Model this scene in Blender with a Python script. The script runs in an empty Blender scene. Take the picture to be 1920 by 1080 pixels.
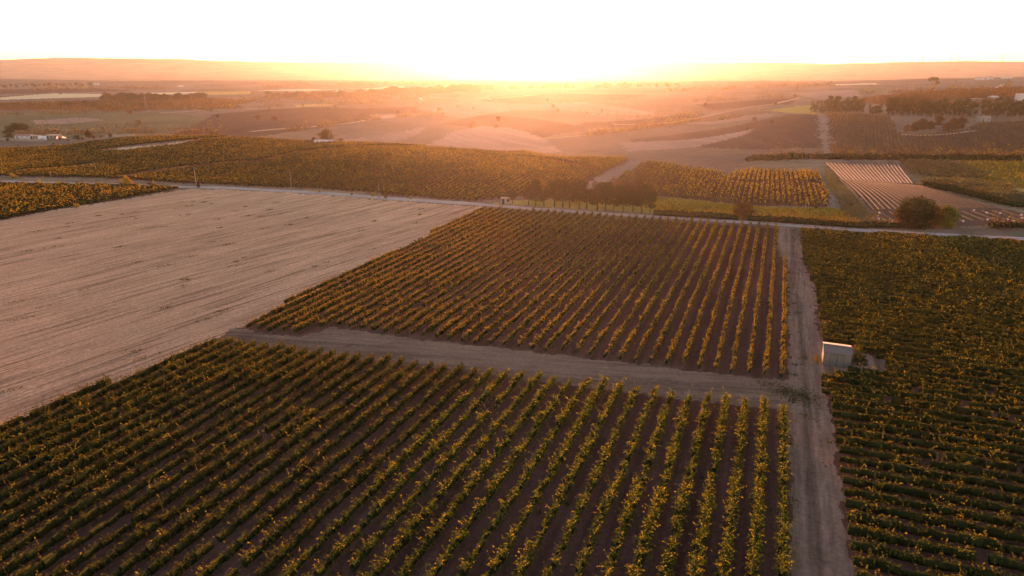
import bpy, math, random
import numpy as np

# ------------------------------------------------------------------ camera, sky, sun, exposure
sc = bpy.context.scene
COL = sc.collection
F = 1280.0                      # focal length in pixels of a 1920 px wide frame
PITCH = math.radians(18.2)
CAMZ = 45.0
cam_d = bpy.data.cameras.new("camera")
cam = bpy.data.objects.new("camera", cam_d); COL.objects.link(cam)
cam_d.sensor_width = 36.0; cam_d.lens = 36.0 * F / 1920.0
cam_d.clip_start = 0.5; cam_d.clip_end = 30000
cam.location = (0, 0, CAMZ)
cam.rotation_euler = (math.pi / 2 - PITCH, 0, 0)
sc.camera = cam

SUN_EL = math.radians(4.2)
SUN_AZ = math.atan(25 / 1349.0)          # clockwise from +Y
w = bpy.data.worlds.new("World"); sc.world = w; w.use_nodes = True
nt = w.node_tree
for n in list(nt.nodes): nt.nodes.remove(n)
out = nt.nodes.new("ShaderNodeOutputWorld"); bg = nt.nodes.new("ShaderNodeBackground")
sky = nt.nodes.new("ShaderNodeTexSky"); sky.sky_type = 'NISHITA'; sky.sun_disc = False
sky.sun_elevation = SUN_EL; sky.sun_rotation = SUN_AZ
sky.altitude = 100; sky.air_density = 1.0; sky.dust_density = 0.25; sky.ozone_density = 2.3
bg.inputs['Strength'].default_value = 0.15
nt.links.new(sky.outputs[0], bg.inputs['Color']); nt.links.new(bg.outputs[0], out.inputs['Surface'])
sd = bpy.data.lights.new("sun", 'SUN'); sd.energy = 3.2; sd.angle = math.radians(0.5); sd.color = (1.0, 0.50, 0.29)
so = bpy.data.objects.new("sun", sd); COL.objects.link(so)
so.rotation_euler = (math.pi / 2 - SUN_EL, 0, math.pi - SUN_AZ)
so.location = (20, 1200, 300)
sc.view_settings.view_transform = 'Standard'; sc.view_settings.look = 'None'
sc.view_settings.use_white_balance = True; sc.view_settings.white_balance_temperature = 10000; sc.view_settings.white_balance_tint = 42
sc.view_settings.exposure = 3.0; sc.view_settings.gamma = 1.0
cy = sc.cycles
cy.use_denoising = True
cy.max_bounces = 4; cy.diffuse_bounces = 2; cy.glossy_bounces = 1; cy.transmission_bounces = 3
cy.volume_bounces = 0; cy.transparent_max_bounces = 4

RNG = np.random.default_rng(7)
random.seed(7)

# ------------------------------------------------------------------ noise
def _hash(ix, iy, seed):
    h = (ix.astype(np.int64) * 374761393 + iy.astype(np.int64) * 668265263 + seed * 1442695041) & 0xFFFFFFFF
    h = ((h ^ (h >> 13)) * 1274126177) & 0xFFFFFFFF
    return ((h ^ (h >> 16)) & 0xFFFF) / 65535.0
def vnoise(x, y, s, seed=0):
    x = np.asarray(x, float) / s; y = np.asarray(y, float) / s
    ix = np.floor(x); iy = np.floor(y); fx = x - ix; fy = y - iy
    fx = fx * fx * (3 - 2 * fx); fy = fy * fy * (3 - 2 * fy)
    a = _hash(ix, iy, seed); b = _hash(ix + 1, iy, seed); c = _hash(ix, iy + 1, seed); d = _hash(ix + 1, iy + 1, seed)
    return (a + (b - a) * fx) * (1 - fy) + (c + (d - c) * fx) * fy - 0.5

# ------------------------------------------------------------------ terrain height
def m_of(y):  # downward slope of the sight line of picture row y
    return math.tan(PITCH + math.atan((y - 540.0) / F))
SL = 0.0148
def V(Y, y): return (Y, CAMZ - Y * m_of(y))
def Hd(Y, z): return (Y, z)
FAR0 = [Hd(2750, -34), Hd(3100, -44)]
# per bearing (given as picture column): knots of distance and height beyond the near plain
COLS = [
 (-700, 320, [Hd(470, -8), Hd(560, -14), Hd(760, -18), Hd(1250, -20), Hd(2000, -22), Hd(2300, -14)], 113),
 (0,   320, [V(475, 262), Hd(540, -13), V(640, 247), V(900, 215), V(1250, 185), V(1900, 163), V(2300, 148)], 113),
 (80,  318, [V(470, 260), Hd(535, -13), V(640, 247), V(900, 215), V(1250, 185), V(1900, 163), V(2300, 149)], 109.5),
 (240, 300, [V(445, 256), Hd(520, -12), V(640, 247), V(900, 215), V(1250, 185), V(1900, 165), V(2300, 152)], 110),
 (480, 270, [V(430, 257), Hd(500, -16), V(620, 252), V(900, 215), V(1250, 188), V(1900, 165), V(2300, 151)], 115),
 (700, 250, [V(330, 291), V(400, 268), Hd(480, -16), V(600, 266), V(880, 218), V(1250, 188), V(1900, 165), V(2300, 151)], 117),
 (960, 238, [V(300, 318), V(375, 284), Hd(440, -16), V(560, 278), V(800, 232), V(1200, 190), V(1800, 163), V(2300, 152)], 118),
 (1200, 228, [V(280, 335), V(330, 300), Hd(385, -16), V(470, 293), V(800, 232), V(1200, 190), V(1900, 163), V(2400, 153)], 117),
 (1330, 222, [V(260, 356), V(312, 316), Hd(355, -13), V(440, 297), V(800, 227), V(1200, 187), V(1900, 163), V(2400, 153)], 117),
 (1450, 216, [V(255, 365), V(320, 327), V(385, 302), V(460, 284), V(620, 240), V(900, 200), V(1400, 172), V(2000, 156), V(2400, 152)], 117),
 (1540, 212, [V(255, 366), V(330, 321), V(392, 299), V(430, 291), V(610, 216), Hd(700, -4), V(1100, 185), V(1700, 160), V(2200, 152)], 118.5),
 (1640, 208, [V(255, 367), V(330, 323), V(392, 300), V(430, 292), V(640, 218), Hd(760, -5), V(1000, 184), V(1600, 160), V(2100, 150)], 116),
 (1760, 206, [V(255, 368), V(330, 325), V(390, 302), V(430, 294), V(610, 224), Hd(760, -4), V(900, 183), V(1400, 160), V(1900, 148)], 115),
 (1920, 204, [V(255, 370), V(330, 326), V(385, 305), V(430, 297), V(590, 226), Hd(740, -4), V(850, 182), V(1300, 160), V(1800, 145)], 115),
 (2600, 204, [V(255, 370), V(330, 328), V(385, 308), V(430, 300), V(590, 230), Hd(740, -4), V(850, 182), V(1300, 160), V(1800, 145)], 114),
]
def pchip_vals(xk, yk, x):
    xk = np.array(xk, float); yk = np.array(yk, float)
    h = np.diff(xk); dl = np.diff(yk) / h; n = len(xk); d = np.zeros(n)
    for i in range(1, n - 1):
        if dl[i - 1] * dl[i] > 0:
            w1 = 2 * h[i] + h[i - 1]; w2 = h[i] + 2 * h[i - 1]
            d[i] = (w1 + w2) / (w1 / dl[i - 1] + w2 / dl[i])
    d[0] = dl[0]; d[-1] = dl[-1]
    i = np.clip(np.searchsorted(xk, x) - 1, 0, n - 2)
    t = (x - xk[i]) / h[i]; t = np.clip(t, 0, 1)
    return ((2*t**3 - 3*t**2 + 1) * yk[i] + (t**3 - 2*t**2 + t) * h[i] * d[i] + (-2*t**3 + 3*t**2) * yk[i+1] + (t**3 - t**2) * h[i] * d[i+1])
YT = np.exp(np.linspace(math.log(20), math.log(12000), 1400))
TT = np.linspace(-1.3, 1.3, 521)
_tc = np.array([(c[0] - 960) / 1340.0 for c in COLS])
_prof = []
for (cx, yp, kn, sky_y) in COLS:
    xs = [10.0, yp * 0.6, float(yp)]; zs = [-SL * 10, -SL * yp * 0.6, -SL * yp]
    for (Y, z) in kn: xs.append(Y); zs.append(z)
    for (Y, z) in FAR0: xs.append(Y); zs.append(z)
    for (Y, z) in [(4800, CAMZ - 4800 * m_of(136)), (5700, CAMZ - 5700 * m_of(sky_y + 5)), (6300, CAMZ - 6300 * m_of(sky_y)), (7200, -40), (12500, -80)]:
        xs.append(Y); zs.append(z)
    _prof.append(pchip_vals(xs, zs, YT))
_prof = np.array(_prof)
_ZT = np.empty((len(TT), len(YT)))
for j in range(len(YT)):
    _ZT[:, j] = pchip_vals(_tc, _prof[:, j], TT)
def hz(x, y):
    x = np.asarray(x, float); y = np.asarray(y, float)
    yy = np.clip(y, 20.5, 11900); t = np.clip(x / yy, -1.299, 1.299)
    fi = (t + 1.3) / 2.6 * (len(TT) - 1); i = np.clip(fi.astype(int), 0, len(TT) - 2); fi = fi - i
    fj = (np.log(yy) - math.log(20)) / (math.log(12000) - math.log(20)) * (len(YT) - 1); j = np.clip(fj.astype(int), 0, len(YT) - 2); fj = fj - j
    z = (_ZT[i, j] * (1 - fi) + _ZT[i + 1, j] * fi) * (1 - fj) + (_ZT[i, j + 1] * (1 - fi) + _ZT[i + 1, j + 1] * fi) * fj
    k = np.clip((yy - 450) / 500, 0, 1)
    z = z + k * (3.2 * vnoise(x, y, 210, 1) + 1.4 * vnoise(x, y, 80, 2)) + np.clip((yy - 2500) / 3000, 0, 1) * (14 * vnoise(x, y, 700, 3) + 9 * vnoise(x, y, 260, 4))
    z = z + 0.10 * vnoise(x, y, 7, 5) + 0.05 * vnoise(x, y, 1.7, 6)
    return z
def h1(x, y): return float(hz(np.array([x]), np.array([y]))[0])

# ground point seen at picture position (px, py), searched from distance ymin outwards
def G(px, py, ymin=30.0, ymax=9000.0):
    up = 540.0 - py
    fw = F * math.cos(PITCH) + up * math.sin(PITCH); uz = up * math.cos(PITCH) - F * math.sin(PITCH)
    t = (px - 960.0) / fw; m = uz / fw
    Y = np.exp(np.linspace(math.log(ymin), math.log(ymax), 3000))
    g = CAMZ + m * Y - hz(t * Y, Y)
    s = np.where(g <= 0)[0]
    if len(s) == 0:
        k = int(np.argmin(np.where(Y < 3000, g, 1e9)))
    else: k = int(s[0])
    if k > 0 and len(s):
        a, b = Y[k - 1], Y[k]
        for _ in range(20):
            c = 0.5 * (a + b)
            if CAMZ + m * c - h1(t * c, c) <= 0: b = c
            else: a = c
        yy = b
    else: yy = Y[k]
    return (t * yy, yy)
def proj(x, y, z):
    dz = z - CAMZ
    dep = y * math.cos(PITCH) - dz * math.sin(PITCH); up = y * math.sin(PITCH) + dz * math.cos(PITCH)
    return 960 + F * x / dep, 540 - F * up / dep
def GP(pts, ymin=30.0): return [G(a, b, ymin) for a, b in pts]
def inside(poly, x, y):
    x = np.asarray(x, float); y = np.asarray(y, float)
    r = np.zeros(x.shape, bool); n = len(poly)
    for i in range(n):
        x0, y0 = poly[i]; x1, y1 = poly[(i + 1) % n]
        c = ((y0 > y) != (y1 > y)) & (x < (x1 - x0) * (y - y0) / ((y1 - y0) if y1 != y0 else 1e-9) + x0)
        r ^= c
    return r

# ------------------------------------------------------------------ mesh and naming helpers
def mesh_np(name, verts, faces, mats, tint=None, midx=None, smooth=False):
    """verts (N,3); faces (M,4) or (M,3)"""
    me = bpy.data.meshes.new(name)
    verts = np.ascontiguousarray(verts, np.float32); faces = np.ascontiguousarray(faces, np.int32)
    k = faces.shape[1]; M = len(faces)
    me.vertices.add(len(verts)); me.vertices.foreach_set('co', verts.ravel())
    me.loops.add(M * k); me.loops.foreach_set('vertex_index', faces.ravel())
    me.polygons.add(M); me.polygons.foreach_set('loop_start', np.arange(0, M * k, k, dtype=np.int32))
    if midx is not None: me.polygons.foreach_set('material_index', np.asarray(midx, np.int32))
    if smooth: me.polygons.foreach_set('use_smooth', np.ones(M, bool))
    for m in (mats if isinstance(mats, (list, tuple)) else [mats]): me.materials.append(m)
    if tint is not None:
        a = me.attributes.new('tint', 'FLOAT_COLOR', 'FACE')
        t4 = np.ones((M, 4), np.float32); t4[:, :3] = tint; a.data.foreach_set('color', t4.ravel())
    me.update(); me.validate()
    return me
def link(name, me, parent=None, loc=None, rotz=None, scale=None):
    o = bpy.data.objects.new(name, me); COL.objects.link(o)
    if parent is not None: o.parent = parent
    if loc is not None: o.location = loc
    if rotz is not None: o.rotation_euler = (0, 0, rotz)
    if scale is not None: o.scale = scale
    return o
def tag(o, label=None, cat=None, group=None, kind=None):
    if label: o['label'] = label
    if cat: o['category'] = cat
    if group: o['group'] = group
    if kind: o['kind'] = kind
    return o
ONES = "zero first second third fourth fifth sixth seventh eighth ninth tenth eleventh twelfth thirteenth fourteenth fifteenth sixteenth seventeenth eighteenth nineteenth".split()
TENS = "x x twenty thirty forty fifty sixty seventy eighty ninety".split()
TENTH = "x x twentieth thirtieth fortieth fiftieth sixtieth seventieth eightieth ninetieth".split()
def ordw(n):
    if n < 20: return ONES[n]
    if n >= 100: return "hundredth" if n == 100 else "hundred and " + ordw(n - 100)
    return TENTH[n // 10] if n % 10 == 0 else TENS[n // 10] + "-" + ONES[n % 10]
class MB:
    """collects simple solids into one mesh"""
    def __init__(s): s.v = []; s.f = []
    def poly(s, vs, fs):
        b = len(s.v); s.v += [tuple(p) for p in vs]; s.f += [tuple(b + i for i in f) for f in fs]
    def box(s, x0, x1, y0, y1, z0, z1):
        s.poly([(x0,y0,z0),(x1,y0,z0),(x1,y1,z0),(x0,y1,z0),(x0,y0,z1),(x1,y0,z1),(x1,y1,z1),(x0,y1,z1)],
               [(0,3,2,1),(4,5,6,7),(0,1,5,4),(1,2,6,5),(2,3,7,6),(3,0,4,7)])
    def tube(s, pts, rads, n=7):
        pts = [np.array(p, float) for p in pts]; rings = []
        for i, p in enumerate(pts):
            d = pts[min(i + 1, len(pts) - 1)] - pts[max(i - 1, 0)]; d /= (np.linalg.norm(d) + 1e-9)
            a = np.cross(d, (0.3, 0.9, 0.1) if abs(d[2]) > .8 else (0, 0, 1)); a /= np.linalg.norm(a); b = np.cross(d, a)
            rings.append([tuple(p + rads[i] * (math.cos(2*math.pi*k/n) * a + math.sin(2*math.pi*k/n) * b)) for k in range(n)])
        vs = [v for r in rings for v in r]; fs = []
        for i in range(len(pts) - 1):
            for k in range(n): fs.append((i*n+k, i*n+(k+1)%n, (i+1)*n+(k+1)%n, (i+1)*n+k))
        fs.append(tuple(range(n))[::-1]); fs.append(tuple((len(pts)-1)*n + k for k in range(n)))
        s.poly(vs, fs)
    def mesh(s, name, mat, smooth=False):
        me = bpy.data.meshes.new(name); me.from_pydata(s.v, [], s.f); me.materials.append(mat)
        if smooth:
            for p in me.polygons: p.use_smooth = True
        me.update(); return me

# ------------------------------------------------------------------ materials
def newmat(name):
    m = bpy.data.materials.new(name); m.use_nodes = True; t = m.node_tree
    for n in list(t.nodes): t.nodes.remove(n)
    o = t.nodes.new("ShaderNodeOutputMaterial"); return m, t, o
def N(t, kind, **kw):
    n = t.nodes.new(kind)
    for k, v in kw.items(): setattr(n, k, v)
    return n
def mixrgb(t, fac, a, b, mode='MIX'):
    n = N(t, "ShaderNodeMix", data_type='RGBA', blend_type=mode)
    for sock, val in ((n.inputs[0], fac), (n.inputs[6], a), (n.inputs[7], b)):
        if hasattr(val, 'links'): t.links.new(val, sock)
        elif isinstance(val, (int, float)): sock.default_value = val
        else: sock.default_value = (*val, 1)
    return n.outputs[2]
def noise(t, vec, scale, detail=4, rough=.55):
    n = N(t, "ShaderNodeTexNoise"); n.inputs['Scale'].default_value = scale; n.inputs['Detail'].default_value = detail; n.inputs['Roughness'].default_value = rough
    t.links.new(vec, n.inputs['Vector']); return n.outputs['Fac']
def ramp(t, fac, a, b):
    n = N(t, "ShaderNodeMapRange"); n.inputs[1].default_value = a; n.inputs[2].default_value = b; n.clamp = True
    t.links.new(fac, n.inputs[0]); return n.outputs[0]
def mapped(t, rotz=0.0, scale=(1, 1, 1)):
    """coordinates turned so that x runs across the furrow direction"""
    tc = N(t, "ShaderNodeTexCoord"); cur = tc.outputs['Object']
    for r_, s_ in ((rotz, (1, 1, 1)), (0.0, scale)):
        mp = N(t, "ShaderNodeMapping"); mp.vector_type = 'POINT'
        mp.inputs['Rotation'].default_value = (0, 0, r_); mp.inputs['Scale'].default_value = s_
        t.links.new(cur, mp.inputs['Vector']); cur = mp.outputs['Vector']
    return cur
def ground_mat(name, c1, c2, c3=None, big=0.02, fine=1.2, furrow=None, bump=0.25, fine_amt=.5, bscale=3.0):
    """soil/grass ground: two colours in large patches, fine mottling, furrows along a bearing"""
    m, t, o = newmat(name)
    v = mapped(t)
    f = ramp(t, noise(t, v, big, 5, .6), .36, .64)
    col = mixrgb(t, f, c1, c2)
    if c3 is not None:
        f3 = ramp(t, noise(t, v, big * 3.7, 6, .65), .55, .72)
        col = mixrgb(t, f3, col, c3)
    ff = ramp(t, noise(t, v, fine, 6, .7), .3, .7)
    dark = mixrgb(t, 1.0, col, (1 - fine_amt,) * 3, 'MULTIPLY')
    col = mixrgb(t, ff, dark, col)
    h = noise(t, v, bscale, 6, .7)
    if furrow:
        for (ang, freq, stretch, amt, lo, hi) in furrow:
            vv = mapped(t, ang, (freq, freq * stretch, freq))
            s = ramp(t, noise(t, vv, 1.0, 3, .6), lo, hi)
            dk = mixrgb(t, 1.0, col, (1 - amt,) * 3, 'MULTIPLY')
            col = mixrgb(t, s, dk, col)
    b = N(t, "ShaderNodeBump"); b.inputs['Strength'].default_value = bump; b.inputs['Distance'].default_value = .25
    t.links.new(h, b.inputs['Height'])
    p = N(t, "ShaderNodeBsdfDiffuse"); p.inputs['Roughness'].default_value = 1.0
    t.links.new(col, p.inputs['Color']); t.links.new(b.outputs[0], p.inputs['Normal']); t.links.new(p.outputs[0], o.inputs[0])
    return m
def leaf_mat(name, trans=.45):
    m, t, o = newmat(name)
    a = N(t, "ShaderNodeAttribute", attribute_name='tint')
    d = N(t, "ShaderNodeBsdfDiffuse"); tr = N(t, "ShaderNodeBsdfTranslucent"); mx = N(t, "ShaderNodeMixShader")
    mx.inputs[0].default_value = trans
    t.links.new(a.outputs['Color'], d.inputs['Color'])
    tc = mixrgb(t, 1.0, a.outputs['Color'], (1.5, 1.25, .6), 'MULTIPLY'); t.links.new(tc, tr.inputs['Color'])
    t.links.new(d.outputs[0], mx.inputs[1]); t.links.new(tr.outputs[0], mx.inputs[2]); t.links.new(mx.outputs[0], o.inputs[0])
    return m
def plain_mat(name, c, rough=.8, metal=0.0, var=.25, scale=2.0, stretch=(1, 1, 1), c2=None):
    m, t, o = newmat(name); v = mapped(t, 0, stretch)
    f = ramp(t, noise(t, v, scale, 6, .65), .35, .68)
    col = mixrgb(t, f, c, c2 if c2 else tuple(x * (1 - var) for x in c))
    p = N(t, "ShaderNodeBsdfPrincipled"); p.inputs['Roughness'].default_value = rough; p.inputs['Metallic'].default_value = metal; p.inputs['Specular IOR Level'].default_value = .12
    t.links.new(col, p.inputs['Base Color']); t.links.new(p.outputs[0], o.inputs[0]); return m
LEAF = leaf_mat("leaves", .36)
LEAFD = leaf_mat("tree_leaves", .25)
WOOD = plain_mat("vine_wood", (.10, .07, .05))
BARK = plain_mat("bark", (.09, .06, .045))
POST = plain_mat("post_wood", (.10, .08, .065))
CONC = plain_mat("concrete", (.17, .15, .13), var=.2)
WHITE = plain_mat("white_wall", (.36, .32, .29), var=.12, scale=.8)
WHITE2 = plain_mat("tank_white", (.45, .43, .42), var=.1)
TILE = plain_mat("roof_tile", (.30, .15, .10), var=.3, scale=6)
DARK = plain_mat("dark_opening", (.03, .03, .03))
STONE = plain_mat("stone", (.24, .18, .14), var=.35, scale=1.5)
STEEL = plain_mat("galvanised_steel", (.12, .10, .09), .8, 0)

# ------------------------------------------------------------------ the ground, split by land use
AZ = math.atan(515 / 1341.7)                  # bearing of the vine rows
D1 = np.array([math.sin(AZ), math.cos(AZ)]); D1P = np.array([math.cos(AZ), -math.sin(AZ)])
road_px = [(-400, 330), (0, 340), (150, 344), (250, 347), (345, 351), (420, 352), (545, 359), (711, 371), (905, 384), (1100, 399), (1300, 411), (1450, 420), (1600, 431), (1750, 440), (1920, 448), (2300, 470)]
RA = math.atan2
furS = [(math.radians(30.5), 1.5, .02, .42, .40, .50), (math.radians(30.5), .25, .08, .13, .40, .6), (math.radians(30.5), 4.0, .4, .25, .35, .6)]
MG = {
 'ground':        ground_mat("ground_far", (.13, .08, .055), (.19, .12, .085), (.10, .075, .04), .006, .15, None, .3, .35),
 'vineyard_soil': ground_mat("soil", (.135, .055, .036), (.165, .070, .047), (.18, .085, .058), .05, 2.2, [(AZ, .8, .03, .35, .35, .6)], .5, .45, 4),
 'stubble_field': ground_mat("stubble", (.72, .365, .21), (.62, .31, .18), (.76, .40, .24), .03, 1.8, furS, 1.0, .45, 2.6),
 'dirt_track':    ground_mat("track", (.28, .148, .094), (.33, .178, .118), (.21, .112, .072), .12, 2.0, [(AZ, .55, .03, .4, .40, .56), (AZ, 2.2, .1, .25, .35, .6)], .5, .4, 4),
 'cross_path':    ground_mat("cpath", (.25, .132, .084), (.29, .156, .10), (.19, .10, .066), .12, 2.0, [(AZ + 1.35, .55, .04, .35, .40, .56), (AZ + 1.35, 2.2, .1, .22, .35, .6)], .5, .4, 4),
 'meadow':        ground_mat("meadow", (.27, .185, .045), (.33, .23, .06), (.15, .10, .035), .05, 1.5, None, .5, .5),
 'verge':         ground_mat("verge", (.16, .10, .065), (.24, .155, .09), (.11, .075, .045), .05, 1.2, None, .5, .4),
 'pale_lane':     ground_mat("lane", (.22, .145, .11), (.17, .115, .09), None, .05, 1.0, None, .3, .3),
 'sandy_path':    ground_mat("sand", (.42, .28, .17), (.35, .24, .145), None, .04, .8, None, .3, .25),
 'green_field':   ground_mat("greenf", (.11, .085, .045), (.14, .105, .055), (.09, .065, .04), .01, .3, None, .3, .35),
 'brown_field':   ground_mat("brownf", (.085, .045, .033), (.105, .052, .036), None, .008, .2, [(.1, .15, .05, .2, .35, .6)], .3, .25),
 'pink_field':    ground_mat("pinkf", (.27, .165, .125), (.21, .13, .10), None, .008, .2, [(-.4, .1, .06, .2, .35, .6)], .3, .25),
 'young_soil':   ground_mat("young", (.12, .066, .042), (.10, .053, .034), None, .03, 1.0, None, .4, .35),
 'yellow_field': ground_mat("yellowf", (.26, .17, .05), (.30, .20, .065), None, .01, .3, None, .3, .25),
 'straw_field':   ground_mat("strawf", (.42, .31, .19), (.36, .27, .16), None, .01, .3, None, .3, .2),
 'scrub_ground':  ground_mat("scrub", (.13, .085, .06), (.17, .11, .075), (.10, .075, .045), .02, .3, None, .4, .4),
}
LOWER = [(-260, 925), (0, 815), (200, 727), (395, 643), (560, 660), (860, 697), (1127, 728), (1290, 752), (1463, 768), (1492, 770), (1485, 1250), (-900, 1250)]
UPPER = [(445, 618), (568, 631), (612, 613), (773, 634), (945, 653), (1133, 675), (1275, 692), (1462, 713), (1482, 713), (1478, 487), (1462, 487), (1459, 428), (1200, 411), (1060, 402), (905, 393), (640, 520)]
RIGHT = [(1502, 434), (1600, 439), (1750, 447), (1920, 455), (2500, 490), (2900, 1300), (1640, 1300), (1606, 1080), (1584, 990), (1572, 900), (1560, 800), (1541, 712), (1600, 697), (1655, 705), (1668, 682), (1600, 660), (1541, 650), (1532, 600), (1526, 540), (1506, 490)]
CORNER = [(-500, 520), (0, 414), (80, 398), (150, 386), (345, 353), (200, 349), (0, 346), (-500, 335)]
HUMP = [(-500, 322), (0, 330), (190, 334), (345, 344), (545, 352), (711, 364), (880, 377), (960, 372), (1085, 350), (1180, 303), (1090, 294), (960, 286), (860, 281), (700, 270), (600, 268), (480, 260), (440, 259), (390, 262), (330, 273), (230, 284), (170, 284), (300, 268), (430, 257), (300, 257), (150, 270), (60, 278), (0, 280), (-500, 295)]
PLOT = [(1135, 350), (1215, 304), (1290, 315), (1345, 322), (1365, 333), (1395, 321), (1480, 322), (1530, 322), (1558, 388), (1400, 385), (1280, 372), (1225, 366)]
SLOPE = [(1548, 215), (1665, 218), (1675, 230), (1682, 248), (1705, 254), (1760, 250), (1815, 243), (1835, 232), (1920, 228), (2100, 228), (2100, 306), (1920, 303), (1800, 292), (1740, 290), (1560, 294)]
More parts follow.
